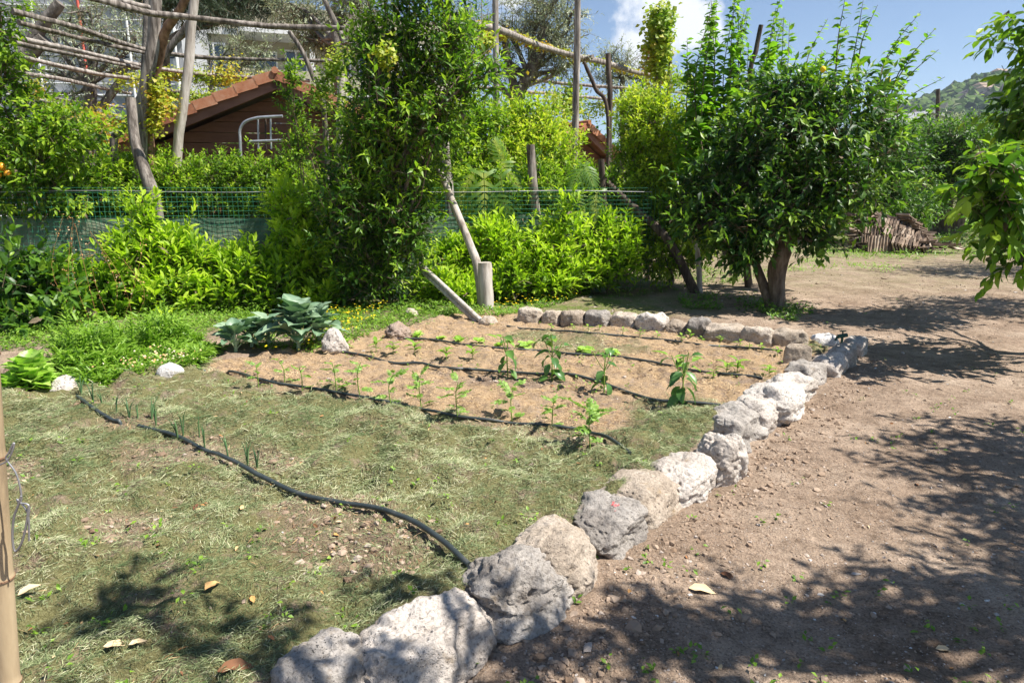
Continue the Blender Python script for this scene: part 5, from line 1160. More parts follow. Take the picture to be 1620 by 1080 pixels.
# pergola: rails lie about 3.7 m up, found on that level from where they show
def lvl(px, py, z=3.7): r = ray(px, py); t = (z - EYE) / r[2]; return np.array([r[0] * t, r[1] * t, z])
pg = thing('pergola', (-6, 10, 0), 'old pergola of grey rough poles above the hedge and cabin at the left', 'pergola', 'pergolas of rough poles'); po = np.array([-6, 10, 0.0])
rails = [([(90, -14), (170, 3), (232, 20), (300, 27), (400, 39), (470, 44), (545, 45)], .062, 3.72), ([(120, -20), (180, -2), (236, 12)], .05, 3.8), ([(20, 18), (120, 44), (230, 79), (310, 90), (400, 94), (535, 97)], .055, 3.7),
         ([(30, 36), (110, 57), (175, 72), (232, 84)], .05, 3.62), ([(10, 57), (110, 78), (170, 92), (225, 104), (290, 114), (360, 120), (490, 128)], .06, 3.7), ([(25, 68), (110, 86), (220, 108)], .05, 3.62),
         ([(36, 91), (110, 108), (160, 118), (205, 124)], .055, 3.7), ([(30, 116), (90, 124), (150, 137), (207, 148)], .06, 3.72), ([(22, 143), (100, 158), (150, 164), (195, 170)], .055, 3.7), ([(60, 158), (120, 170), (185, 182)], .05, 3.7),
         ([(250, 140), (330, 152), (430, 160), (540, 165)], .055, 3.72)]
for pts, r, z in rails:
    m_ = MB(); P = np.array([lvl(x, y, z) for x, y in pts]); m_.tube(spline(P, 30) - po, 0.62 * r * np.linspace(1.05, 0.85, 30), 10, rough=0.3, seed=int(pts[0][1]) + 90); m_.obj('rail', M['wood_grey'], pg)
posts = [([(247, -30, 10.3), (243, 60, 10.3), (230, 145, 10.3), (223, 235, 10.3), (220, 330, 10.3)], .075, .085, 'wood_grey'), ([(312, -30, 10.7), (303, 40, 10.7), (298, 110, 10.7), (288, 180, 10.7), (281, 235, 10.7), (276, 340, 10.7)], .058, .085, 'wood_pale'),
         ([(302, -25, 10.1), (286, 15, 10.2), (264, 45, 10.3), (254, 80, 10.4), (243, 135, 10.5), (236, 220, 10.5)], .055, .075, 'wood_brown'), ([(300, 36, 11.0), (268, 78, 11.0), (240, 120, 11.0), (195, 205, 11.2), (180, 240, 11.2)], .045, .06, 'wood_grey'),
         ([(233, -20, 12), (231, 60, 12), (226, 150, 12), (222, 260, 12)], .05, .06, 'bark_olive'), ([(458, 50, 12), (480, 85, 12), (496, 125, 12), (512, 170, 12)], .035, .045, 'wood_grey'), ([(540, 110, 12.5), (538, 190, 12.5), (536, 290, 12.5)], .06, .07, 'wood_pale'),
         ([(27, 130, 15), (30, 200, 15), (32, 290, 15)], .06, .07, 'wood_grey')]
for pts, r0, r1, mt in posts:
    P = np.array([AT(*p) for p in pts]); P = np.vstack([P, [P[-1][0], P[-1][1], -0.1]]) if P[-1][2] > 0.2 else P
    m_ = MB(); m_.tube(spline(P, 26) - po, np.linspace(r0, r1, 26), 12, rough=0.18, seed=int(pts[0][0])); m_.obj('post', M[mt], pg)
pg2 = thing('pergola', (0.5, 11, 0), 'taller pergola of rough beams and straight posts against the sky in the middle', 'pergola', 'pergolas of rough poles'); po2 = np.array([0.5, 11, 0.0])
for pts, r, z in [([(748, 38), (800, 51), (850, 72), (905, 88), (960, 100), (1010, 116), (1052, 120)], .062, 4.55), ([(690, 66), (740, 72)], .04, 4.55), ([(835, 136), (870, 122), (905, 100), (938, 90)], .05, 4.53), ([(838, 126), (900, 133), (985, 139), (1090, 148)], .045, 4.5), ([(826, 145), (900, 151), (985, 160)], .045, 4.45),
                  ([(640, 110), (700, 135), (760, 138), (830, 146)], .045, 4.45), ([(745, 68), (790, 60), (815, 52)], .045, 4.6)]:
    m_ = MB(); P = np.array([lvl(x, y, z) for x, y in pts]); m_.tube(spline(P, 24) - po2, 0.95 * r * np.linspace(1.1, 0.85, 24), 10, rough=0.3, seed=int(pts[0][0])); m_.obj('beam', M['wood_grey'], pg2)
for pts, r0, r1, mt in [([(784, -40, 12.8), (784, 60, 12.8), (785, 150, 12.8), (787, 245, 12.8)], .045, .06, 'wood_grey'), ([(914, -40, 15), (913, 60, 15), (911, 160, 15), (908, 250, 15)], .055, .075, 'wood_grey'), ([(1043, 24, 17.7), (1042, 120, 17.7), (1038, 180, 17.7)], .07, .08, 'wood_grey'),
                        ([(924, 98, 15.5), (942, 140, 15.5), (962, 190, 15.5)], .035, .04, 'wood_dark'), ([(1204, 40, 12.5), (1196, 80, 12.5), (1184, 140, 12.5)], .035, .04, 'wood_dark'), ([(962, 85, 16), (963, 120, 16), (965, 170, 16)], .05, .055, 'wood_dark'), ([(1058, 80, 17.7), (1059, 130, 17.7)], .05, .05, 'wood_grey')]:
    P = np.array([AT(*p) for p in pts]); P = np.vstack([P, [P[-1][0], P[-1][1], -0.1]])
    m_ = MB(); m_.tube(spline(P, 22) - po2, 1.1 * np.linspace(r0, r1, 22), 11, rough=0.16, seed=int(pts[0][0])); m_.obj('post', M[mt], pg2)
pole('utility_pole', [(1484, 141, 52), (1483, 190, 52), (1482, 290, 52)], .14, .16, 'wood_dark', 'lone dark pole in front of the hill at the right', 'pole', ground=True)

# bamboo cane and wire at the left margin
b0 = AT(24, 1250, 1.12); t0 = AT(-28, 520, 1.12); dd = (t0 - b0); th = thing('bamboo_cane', (b0[0], b0[1], 0), 'weathered bamboo cane with a wire loop at the left margin', 'cane'); bo = np.array([b0[0], b0[1], 0])
b0 = b0 - dd * (b0[2] / dd[2]) ; Lc = np.linalg.norm(t0 - b0); dv = (t0 - b0) / Lc
tt_ = [0, 1.0]; nodes = [np.linalg.norm(AT(x, y, 1.12) - b0) / Lc for x, y in ((10, 1078), (3, 913), (-8, 722), (-20, 560))]; ts = np.sort(np.r_[np.linspace(0, 1, 80), np.concatenate([[n - .004, n, n + .004] for n in nodes])]); rr = np.full(len(ts), 0.0205)
for n in nodes: rr += 0.0022 * np.exp(-((ts - n) / 0.003) ** 2)
m_ = MB(); m_.tube(b0 + dv * (ts * Lc)[:, None] - bo, rr, 20); m_.obj('culm', M['bamboo'], th)
for n in nodes: m_ = MB(); c = b0 + dv * n * Lc; m_.tube([c - dv * .0015 - bo, c + dv * .0015 - bo], 0.0232, 20); m_.obj('node_ring', M['wood_brown'], th)
wp = np.array([AT(x, y, 1.10) for x, y in [(0, 735), (12, 728), (20, 712), (22, 700), (14, 716), (10, 726), (26, 750), (34, 785), (29, 800), (22, 820), (20, 850), (24, 872), (34, 860), (42, 830), (46, 800), (30, 795), (28, 790), (44, 812), (46, 855)]])
m_ = MB(); m_.tube(spline(wp, 90) - bo, 0.0016, 6); m_.tube(spline(wp[7:15] + [0.001, -0.002, 0.002], 40) - bo, 0.0016, 6); m_.obj('wire_loop', M['steel_wire'], th)

# ------------------------------------------------------------------ heap of roof tiles
hb = G(1400, 396, 0.0); th = thing('tile_heap', hb, 'heap of old terracotta roof tiles stacked in leaning rows beyond the orange tree', 'tile heap')
def tile_mesh():
    m_ = MB(); prof = [(-.15, .05), (-.15, 0), (.15, 0), (.15, .05), (.128, .05), (.128, .022), (-.128, .022), (-.128, .05)]
    V = [(x, y, z) for y, k in ((-.22, .94), (.22, 1.0)) for x, z in [(p[0] * k, p[1]) for p in prof]]; F = [(j, (j + 1) % 8, 8 + (j + 1) % 8, 8 + j) for j in range(8)]
    m_.add(V, [np.array(F), np.array([(0, 1, 6, 7), (1, 2, 5, 6), (2, 3, 4, 5)])[:, ::-1], np.array([(8, 9, 14, 15), (9, 10, 13, 14), (10, 11, 12, 13)])]); return m_.mesh('tile', [M['old_tile']])
TM = tile_mesh(); kk = hb[1] / 1080
def put_tile(px, py, dy, yaw, pitch, roll, rs):
    o = bpy.data.objects.new('tile', TM); COL.objects.link(o); o.parent = th; x = (px - 1400) * kk; z = (396 - py) * kk
    o.location = (x, dy, max(z, 0.05)); o.rotation_euler = (Matrix.Rotation(yaw + rs.normal() * .05, 3, 'Z') @ Matrix.Rotation(roll + rs.normal() * .05, 3, 'Y') @ Matrix.Rotation(pitch + rs.normal() * .04, 3, 'X')).to_euler(); s = rs.uniform(.92, 1.06); o.scale = (s, s, 1)
rs = np.random.RandomState(5)
for r_ in range(2):                                         # upper right fan, lying nearly flat and tipping left
    for i in range(14): put_tile(1418 + i * 3.1 + rs.normal(), 345 + i * 3.0 + r_ * 4, -0.25 + r_ * 0.45, rad(14), rad(0), rad(24 - i * 1.6), rs)
for i in range(11): put_tile(1446 + rs.normal() * 1.5, 368 + i * 2.6, -0.3, rad(90 + rs.uniform(-8, 8)), 0, 0, rs)
for r_ in range(3):                                         # middle rows standing on edge, leaning
    for i in range(11): put_tile(1374 + i * 5.2 + r_ * 7, 357 + r_ * 12 + i * 0.8, -0.35 - 0.22 * r_, rad(20), rad(62), rad(58), rs)
for r_ in range(2):
    for i in range(13): put_tile(1352 + i * 4.6 + r_ * 4, 372 + r_ * 13 - i * 0.3, -0.5 - 0.25 * r_, rad(6), rad(72), rad(14), rs)
for i in range(12): put_tile(1330 + (i % 3) * 11, 362 + i * 2.8, -0.35, rad(-6), rad(4), rad(-8), rs)
for i in range(12): put_tile(1336 + (i % 4) * 12, 342 + (i // 4) * 5 + rs.rand() * 3, 0.0, rad(rs.uniform(-30, 30)), 0, rad(rs.uniform(-25, 10)), rs)
for i in range(10): put_tile(1388 + i * 3, 345 + i * 0.8, 0.2, rad(40), rad(30), rad(30), rs)
for (x, y) in [(1428, 388), (1440, 392), (1452, 390), (1462, 385), (1474, 384), (1483, 390), (1412, 392), (1436, 380)]: put_tile(x, y, -0.8, rad(rs.uniform(-40, 60)), rad(rs.uniform(-6, 6)), rad(rs.uniform(-12, 12)), rs)

# ------------------------------------------------------------------ shrubs and trees
def shrub(label, bx, by_, lobes, leaf, seed, n, group=None, name='shrub', r0=0.02, bark='twig', cat='shrub', z=None, **kw):
    lobes = [lobe(*l) for l in lobes]; b = G(bx, by_, z if z is not None else 0.06); cy = np.mean([l[1] for l in lobes]); b = np.array([np.mean([l[0] for l in lobes]), cy, 0.03])
    top = b + [0, 0, 0.25]; kw.setdefault('ground', 0.05)
    return tree(name, label, cat, b, lobes, top, r0, M[leaf], M[bark], group, seed, n=n, limb_r=0.014, stem_word='stem', **kw)
LIME = dict(slen=0.3, k=9, ll=0.145, lw=0.36, up=0.95, out=0.6, T=L8, young=0.55, tint=(0.5, 0.2), inner=0.25, droop=0.08, splay=0.75, rough=0.45)
GL = 'lime green laurel shrubs in front of the fence'
shrub('tall lime shrub with a pointed shoot at the left, above the bright weeds', 250, 505, [(235, 418, 45, 43, 8.7), (226, 343, 17, 30, 8.8), (290, 408, 37, 40, 8.7), (190, 448, 32, 40, 8.6), (275, 468, 50, 32, 8.5)], 'lime', 301, 620, GL, **LIME)
shrub('low broad lime shrub behind the kale plants', 400, 500, [(345, 438, 36, 40, 8.9), (400, 438, 43, 36, 8.9), (440, 458, 40, 36, 8.8), (360, 478, 36, 25, 8.6)], 'lime', 302, 430, GL, **LIME)
shrub('upright lime shrub at the left foot of the tall dark tree', 480, 480, [(470, 398, 36, 43, 9.2), (455, 328, 23, 27, 9.3), (500, 428, 27, 43, 9.1), (492, 348, 22, 36, 9.3), (505, 478, 22, 18, 8.8)], 'lime', 303, 430, GL, **LIME)
shrub('small lime shrub behind the leaning bleached branch', 710, 480, [(712, 418, 27, 32, 10), (700, 458, 29, 27, 9.6), (745, 428, 25, 32, 10), (735, 473, 25, 18, 9.5)], 'lime', 304, 330, GL, **LIME)
shrub('round lime shrub right of the sawn post', 800, 470, [(790, 398, 35, 32, 10.2), (800, 438, 40, 27, 10), (775, 368, 20, 16, 10.2)], 'lime', 305, 330, GL, **LIME)
shrub('lime shrub with tall shoots below the flat topped post', 880, 450, [(858, 408, 32, 36, 10.3), (895, 353, 19, 32, 10.4), (890, 418, 29, 29, 10.3), (870, 448, 29, 16, 10.1)], 'lime', 306, 340, GL, **LIME)
shrub('rightmost lime shrub, beside the dark leaning log', 960, 440, [(950, 388, 30, 35, 10.8), (985, 378, 22, 29, 10.9), (975, 423, 32, 25, 10.7), (930, 438, 25, 20, 10.5)], 'lime', 307, 330, GL, **LIME)
DK = dict(LIME); DK.update(tint=(0.55, 0.2), ll=0.16, lw=0.5, young=0.4, up=0.4, k=8)
shrub('dark broad leaved shrub at the left margin, behind the lettuces', 40, 570, [(45, 470, 55, 50, 7.6), (25, 410, 20, 35, 7.7), (80, 450, 40, 40, 7.9), (50, 530, 55, 35, 7.4), (10, 500, 40, 50, 7.5)], 'citrus', 308, 270, None, **DK)
shrub('glossy green shrub between the dark margin shrub and the tall lime one', 130, 530, [(120, 470, 38, 45, 8.2), (150, 490, 40, 35, 8.1), (110, 520, 35, 28, 7.9)], 'hedge', 309, 190, None, **DK)
HG = dict(slen=0.26, k=10, ll=0.088, lw=0.42, up=0.5, out=0.7, young=0.5, tint=(0.45, 0.3), inner=0.35, droop=0.15, rough=0.45)
GH = 'hedge bushes behind the wire fence'
for k, (x, w, t, y, lab) in enumerate([(150, 62, 228, 10.2, 'leftmost hedge bush behind the fence, beside the lemon tree'), (205, 50, 222, 10.6, 'hedge bush behind the crooked grey post'), (275, 58, 216, 10.6, 'hedge bush under the bleached pergola post'), (345, 58, 220, 10.9, 'hedge bush in front of the left half of the cabin gable'),
                                     (410, 55, 224, 11.2, 'hedge bush below the metal pipe arch'), (470, 55, 222, 11.3, 'hedge bush below the right eave of the cabin')]):
    shrub(lab, x, 400, [(x, t + 72, w * .8, 32, y), (x - 8, t + 118, w * .8, 40, y - .2), (x + 20 - (k % 3) * 18, t + 48, w * .3, 22, y)], 'hedge', 320 + k, 640, GH, r0=0.03, bark='bark', **HG)
TALL = dict(HG); TALL.update(slen=0.38, ll=0.125, lw=0.34, k=10, tint=(0.52, 0.3), young=0.65, up=0.5, rough=0.65)
tl = [lobe(*l) for l in [(605, 420, 62, 64, 8.95, .6), (560, 440, 40, 52, 8.95, .4), (595, 330, 70, 59, 9.0, .7), (560, 270, 48, 54, 9.0, .5), (640, 265, 56, 59, 9.0, .6), (650, 180, 70, 54, 9.0, .7), (600, 190, 52, 54, 9.1, .5), (690, 200, 38, 44, 8.9, .4), (730, 130, 29, 38, 8.9, .4), (655, 90, 51, 50, 9.0, .6),
     (595, 90, 29, 59, 9.1, .4), (715, 55, 37, 36, 8.9, .4), (625, 10, 39, 50, 9.0, .5), (695, -30, 37, 44, 9.0, .5), (650, 360, 34, 54, 8.9, .4), (536, 400, 20, 50, 9.1, .3), (540, 310, 18, 40, 9.1, .3), (770, 108, 19, 30, 8.9, .3)]]
bt = np.array([tl[0][0], 9.0, 0.05]); tree('bay_tree', 'tall dark bushy tree rising out of the picture left of the middle', 'tree', bt, tl, AT(605, 380, 9.0), 0.07, M['dark'], M['bark'], None, 331, n=2450, ground=0.12, **TALL)

shrub('thin upright branch of leaves in front of the cabin gable', 462, 240, [(462, 130, 16, 40, 10.2), (468, 190, 18, 45, 10.2), (474, 235, 20, 30, 10.3)], 'hedge', 332, 130, None, r0=0.012, **{**HG, 'slen': .2, 'up': .8})
# lemon tree at the left with fruit
ll_ = [lobe(*l) for l in [(25, 185, 55, 55, 9.5), (10, 90, 28, 50, 9.4), (65, 240, 62, 50, 9.4), (35, 300, 62, 45, 9.3), (115, 205, 45, 32, 9.5), (110, 310, 55, 38, 9.5), (0, 10, 26, 50, 9.4), (-50, 120, 50, 120, 9.4), (-60, 260, 60, 70, 9.4)]]
lt = tree('lemon_tree', 'lemon tree leaning in from the left margin with two ripe yellow orange fruits', 'tree', np.array([-7.3, 9.5, 0]), ll_, np.array([-7.2, 9.5, 1.5]), 0.08, M['hedge'], M['bark'], None, 333, n=1250, slen=0.3, k=9, ll=0.115, lw=0.42, up=0.25, out=0.7, T=L8, young=0.4, tint=(0.5, 0.3), inner=0.3, droop=0.4, rough=0.3)
for (x, y) in [(3, 264), (12, 274), (-3, 276)]:
    p = AT(x, y, 8.85) - np.array([-7.3, 9.5, 0]); m_ = MB(); v, f = IV, IF; CSv, CSf = CS[22]; m_.add(CSv * [.042, .042, .05] + p, [CSf], 0, 0.5, True); m_.obj('fruit', M['orange'], lt)
# greenery beyond the fence, middle
MG = dict(HG); MG.update(ll=0.105, slen=0.3, tint=(0.55, 0.3), rough=0.42)
GM = 'orange trees and shrubs beyond the fence in the middle'
for k, (lab, leaf, lb, n) in enumerate([
    ('light green bush behind the right side of the tall dark tree', 'hedge', [(730, 240, 42, 45, 11.6), (700, 300, 45, 60, 11.3), (760, 200, 38, 35, 12)], 900),
    ('rounded yellow green bush between the two straight pergola posts', 'light', [(840, 225, 52, 42, 12.6), (825, 190, 38, 25, 12.8), (870, 255, 45, 40, 12.3), (800, 260, 40, 40, 12.0)], 1300),
    ('dark green bush low behind the wire mesh in the middle', 'hedge', [(800, 320, 60, 45, 11.2), (860, 310, 50, 50, 11.4), (740, 340, 40, 40, 11.1)], 900),
    ('bushy orange tree below the small distant cabin', 'hedge', [(905, 312, 46, 40, 11.9), (930, 296, 34, 22, 12.2), (960, 330, 48, 50, 11.7)], 1000),
    ('yellow green orange tree right of the small distant cabin', 'light', [(1014, 245, 36, 52, 12.6), (1040, 200, 48, 55, 12.6), (1070, 270, 50, 60, 12.2), (1030, 310, 55, 50, 12.0), (1004, 176, 22, 28, 13)], 2000),
    ('leafy orange tree over the dark leaning log', 'hedge', [(1060, 340, 55, 45, 11.6), (1010, 380, 40, 35, 11.4), (1100, 380, 45, 35, 11.5), (1090, 310, 40, 40, 11.6), (1055, 410, 45, 25, 11.3)], 1100)]):
    shrub(lab, 0, 400, lb, leaf, 340 + k, n, GM, name='orange_tree' if 'orange tree' in lab else 'bush', r0=0.05, bark='bark', cat='tree' if 'orange tree' in lab else 'bush', **MG)
# the orange tree on the path
cl_ = [lobe(*l) for l in [(1250, 220, 90, 60, 9.8, 1.0), (1325, 175, 58, 46, 9.9, .8), (1175, 250, 50, 46, 9.9, .8), (1372, 240, 34, 48, 9.8, .7), (1290, 290, 80, 38, 9.6, .9), (1145, 325, 42, 30, 9.7, .6), (1190, 362, 44, 24, 9.2, .5), (1325, 305, 34, 26, 9.5, .6), (1240, 140, 48, 26, 10, .7),
      (1110, 290, 26, 28, 9.9, .4), (1150, 392, 26, 18, 9.3, .4), (1400, 190, 18, 24, 9.9, .4), (1290, 345, 36, 18, 9.2, .4), (1100, 360, 22, 20, 9.6, .4), (1120, 345, 34, 26, 9.6, .5), (1175, 400, 30, 20, 9.2, .4), (1290, 375, 30, 14, 9.2, .4), (1085, 320, 26, 40, 9.8, .4), (1230, 330, 50, 26, 9.1, .4)]]
b = G(1228, 484, 0.02); tp = AT(1246, 355, 9.75); tk = [b - [0, 0, .08], b + [0.0, 0, .12], b + np.array([-.03, 0, .5]), b + np.array([.07, 0, .85]), tp]
ot = tree('orange_tree', 'gnarled dark orange tree standing on the bare path at the right', 'tree', b, cl_, tp, 0.14, M['citrus'], M['bark'], None, 351, trunks=tk, n=1600, slen=0.38, k=9, ll=0.15, lw=0.42, up=0.25, out=0.75, young=0.75, tint=(0.5, 0.3), inner=0.35, droop=0.3, rough=0.5, limb_r=0.06)
m_ = MB(); P = np.array([b + [-.08, -.02, 0.02], AT(1200, 430, 9.6), AT(1183, 375, 9.6), AT(1165, 330, 9.6)]) - b; m_.tube(spline(P, 14), np.linspace(.075, .035, 14), 9, rough=.15); m_.obj('branch', M['bark'], ot)
m_ = MB(); P = np.array([b + [.06, .05, 0.5], AT(1262, 370, 9.7), AT(1285, 320, 9.7)]) - b; m_.tube(spline(P, 10), np.linspace(.06, .03, 10), 8, rough=.15)
# lemons on it
for (x, y) in [(1404, 128), (1302, 110)]:
    p = AT(x, y, 9.2) - b; m_ = MB(); m_.add(CSv * [.035, .035, .04] + p, [CSf], 0, 0.3, True); m_.obj('fruit', M['flower'], ot)
# shooting mulberry behind it: long leafy shoots
def shoots(name, label, base, top, sh, Y, seed, ll, leaf='mulberry', fan=None, group=None, nl=26):
    rs_ = np.random.RandomState(seed); base = np.array(base, float); th = thing(name, base, label, 'tree', group)
    m_ = MB(); m_.tube(spline([base - [0, 0, .1], base * .6 + top * .4, top], 10) - base, np.linspace(.07, .05, 10), 9, rough=.15); m_.obj('trunk', M['bark'], th)
    mb = MB(); fb = MB()
    for (x0, y0, x1, y1, side_n, spread) in sh:
        for q in range(side_n):
            a = AT(x0 + rs_.normal() * spread * .5, y0 + rs_.rand() * 20, Y + rs_.normal() * .25); e = AT(x1 + rs_.normal() * spread, y1 + (rs_.rand() * 60 if q else 0), Y + rs_.normal() * .3)
            mid = (a + e) / 2 + np.array([rs_.normal() * .11 - 0.05 * np.sign(x1 - x0), rs_.normal() * .1, 0.06]); P = spline([a, mid, e], 18); mb.tube(P - base, np.linspace(.014, .003, 18), 5)
            n = int(nl * np.linalg.norm(e - a) / 1.4) + 6; u = (np.arange(n) + rs_.rand(n) * .5) / n * 16.9; k = u.astype(int); f = (u - k)[:, None]; O = P[k] * (1 - f) + P[k + 1] * f
            az = np.where(np.arange(n) % 2 == 0, 0, math.pi) + rs_.normal(size=n) * 1.0; D = np.c_[np.cos(az), np.sin(az) * .8, np.full(n, 0.0) + rs_.normal(size=n) * .45]
            L = ll * (1.1 - .6 * (u / 17) ** 2) * (0.75 + .4 * rs_.rand(n)); N = np.c_[rs_.normal(size=n) * .4, rs_.normal(size=n) * .4 - .3, np.ones(n)]
            fb.leaves(L8, O - base, D, N, L, L * .62, np.clip(.35 + .3 * u / 17 + rs_.normal(size=n) * .15, 0, 1))
        m2 = MB(); m2.tube(np.array([top, (top + AT(x0, y0, Y)) / 2 + [0, 0, .1], AT(x0, y0 + 15, Y)]) - base, [.05, .035, .02], 7, rough=.1); m2.obj('branch', M['bark'], th)
    mb.obj('shoots', M['twig'], th); fb.obj('crown', M[leaf], th); return th
shoots('mulberry_tree', 'bright green tree with long upright leafy shoots behind the gnarled orange tree', (4.0, 11.4, 0), AT(1170, 330, 11.4), [(1118, 270, 1124, -20, 7, 9), (1160, 250, 1172, -30, 7, 9), (1085, 260, 1090, 60, 4, 10), (1215, 230, 1240, -20, 6, 8), (1140, 300, 1145, 120, 5, 22), (1190, 200, 1205, 70, 4, 12), (1100, 330, 1075, 180, 5, 16)], 11.4, 5, .19, nl=40)
shoots('persimmon_tree', 'dark green tree whose arching shoots stand against the sky at the right', (4.2, 11.0, 0), AT(1240, 335, 10.9), [(1285, 170, 1305, 30, 3, 6), (1320, 150, 1340, -10, 2, 4), (1355, 130, 1385, 8, 1, 3), (1385, 160, 1456, 18, 3, 3), (1400, 170, 1482, 45, 2, 2), (1410, 200, 1492, 122, 2, 4), (1330, 160, 1362, 0, 1, 4), (1420, 220, 1440, 130, 2, 6)], 10.9, 6, .17, nl=30)
# near trees at the right: one visible, the rest throw the dappled shade
NR = dict(slen=0.38, k=8, ll=0.16, lw=0.5, up=0.1, out=0.75, T=L8, young=0.4, tint=(0.6, 0.3), inner=0.3, droop=0.75, rough=0.35)
nl_ = [lobe(*l) for l in [(1650, 70, 46, 60, 8.2, .5), (1655, 180, 50, 48, 8.2, .6), (1610, 268, 46, 28, 6.5, .4), (1632, 335, 46, 40, 6.3, .5), (1615, 395, 26, 26, 6.2, .3), (1700, 310, 60, 80, 6.4, .6), (1745, 130, 60, 90, 8.2, .6), (1585, 330, 30, 25, 5.8, .3), (1570, 300, 34, 20, 5.8, .3), (1575, 262, 24, 16, 5.7, .25)]]
tree('lemon_tree', 'near tree with big drooping leaves hanging in from the right margin', 'tree', (5.9, 6.5, 0), nl_, (5.8, 6.5, 1.5), 0.10, M['dark'], M['bark'], None, 361, n=600, limb_r=.03, **NR)
SH = dict(slen=0.4, k=9, ll=0.12, lw=0.42, up=0.2, out=0.7, young=0.3, tint=(0.4, 0.3), inner=0.3, droop=0.3, rough=0.5)
def shade_tree(label, base, lobes, n, seed, rtr=0.12):
    base = np.array(base, float); tree('orange_tree', label, 'tree', base, lobes, base + [-.05, 0, 1.7], rtr, M['citrus'], M['bark'], 'orange trees shading the path from the right', seed, n=n, limb_r=.04, **SH)
shade_tree('orange tree just outside the right edge that throws the big shade on the near path', (5.6, 2.3, 0), [(5.15, 3.35, 2.9, .8, .7, .5), (4.7, 3.55, 2.7, .32, .2, .2), (4.9, 2.5, 3.1, .8, .5, .45), (4.0, 2.0, 3.2, .45, .22, .28), (3.3, 1.85, 3.35, .35, .16, .2), (3.6, 1.8, 3.3, .6, .3, .3), (4.6, 1.5, 3.3, .8, .5, .4), (6.2, 2.9, 3.0, .9, .9, .8), (2.75, 1.8, 3.5, .18, .1, .12), (2.7, 1.7, 3.4, .35, .2, .16)], 1350, 371)
shade_tree('orange tree just outside the right edge beside the far half of the path', (8.3, 9.6, 0), [(8.0, 8.7, 3.0, .9, .5, .8), (7.5, 8.5, 3.9, .6, .25, .35), (8.8, 9.3, 3.2, 1.1, .7, .9)], 500, 372)
shade_tree('orange tree outside the right edge behind the other two', (11.9, 13.6, 0), [(11.3, 13.4, 3.2, 1.2, 1.0, .9), (12.4, 13.8, 3.2, 1.3, 1.3, 1.1), (10.9, 12.9, 3.9, .8, .6, .4)], 700, 373)
shade_tree('overhanging branch tree above the camera throwing spots of shade on the clippings', (2.6, 0.2, 0), [(1.3, 1.55, 3.5, .26, .12, .12), (0.75, 1.75, 3.6, .18, .09, .09), (1.85, 1.35, 3.45, .3, .14, .16), (1.3, 0.9, 3.4, .4, .25, .2), (2.2, 0.6, 3.3, .8, .5, .4), (2.35, 1.65, 3.6, .22, .13, .14), (1.95, 1.9, 3.7, .14, .08, .1)], 210, 374, .1)
# trees at the back right
GB = 'trees at the back right beyond the tile heap'
BK = dict(slen=0.5, k=9, ll=0.16, lw=0.45, up=0.3, out=0.7, young=0.4, tint=(0.38, 0.3), inner=0.35, droop=0.35, rough=0.45, limb_r=.08)
def backtree(label, px, Y, tw, lobes, leaf, n, seed, bark='bark', lean=0, **k2):
    x = (px - 810) / 1080 * Y; b = np.array([x, Y, 0.0]); tp = b + [lean, 0, 2.0]; kw = dict(BK); kw.update(k2)
    tree('orchard_tree', label, 'tree', b, [lobe(*l) for l in lobes], tp, tw, M[leaf], M[bark], GB, seed, n=n, **kw)
backtree('old tree with a thick furrowed dark trunk at the back right', 1480, 26, .36, [(1450, 262, 45, 36, 26, 1.6), (1500, 240, 46, 36, 26, 1.6), (1430, 300, 36, 30, 25, 1.2), (1480, 215, 36, 24, 27, 1.2), (1420, 230, 30, 26, 26, 1.2), (1400, 280, 40, 40, 26, 1.4), (1450, 225, 34, 24, 26, 1.2), (1530, 225, 36, 26, 26, 1.2), (1560, 250, 36, 40, 27, 1.4), (1530, 300, 30, 30, 28, 1.4)], 'dark', 1700, 381)
backtree('smaller tree with a smooth brown trunk in front of the furrowed one', 1503, 25, .19, [(1530, 270, 42, 32, 25, 1.4), (1545, 235, 40, 30, 25, 1.3), (1510, 215, 34, 25, 25, 1.2), (1560, 300, 40, 30, 25, 1.2)], 'dark', 900, 382, lean=.3)
backtree('slender tree at the edge of the far grass, near the right margin', 1552, 30, .14, [(1565, 250, 45, 40, 30, 1.5), (1600, 270, 50, 40, 30, 1.5), (1580, 215, 40, 30, 30, 1.5), (1545, 205, 30, 18, 29, 1.2)], 'dark', 800, 383, lean=.4)
backtree('bushy tree directly behind the tile heap', 1390, 21, .14, [(1385, 290, 45, 42, 21, 1.2), (1350, 320, 40, 30, 21, 1.2), (1425, 320, 35, 35, 21.5, 1.2), (1400, 245, 32, 32, 21, 1), (1430, 260, 28, 30, 21, 1)], 'dark', 1100, 384)
backtree('dark bush at the foot of the furrowed trunk', 1445, 24, .1, [(1445, 335, 36, 22, 24, 1), (1425, 350, 30, 16, 24, 1), (1462, 310, 22, 25, 24.5, .8)], 'dark', 500, 385)
shrub('small dark bush on the grass right of the tile heap', 1520, 390, [(1515, 378, 26, 12, 20), (1490, 382, 14, 8, 20)], 'dark', 386, 120, None, slen=.2, k=8, ll=.08, lw=.4)
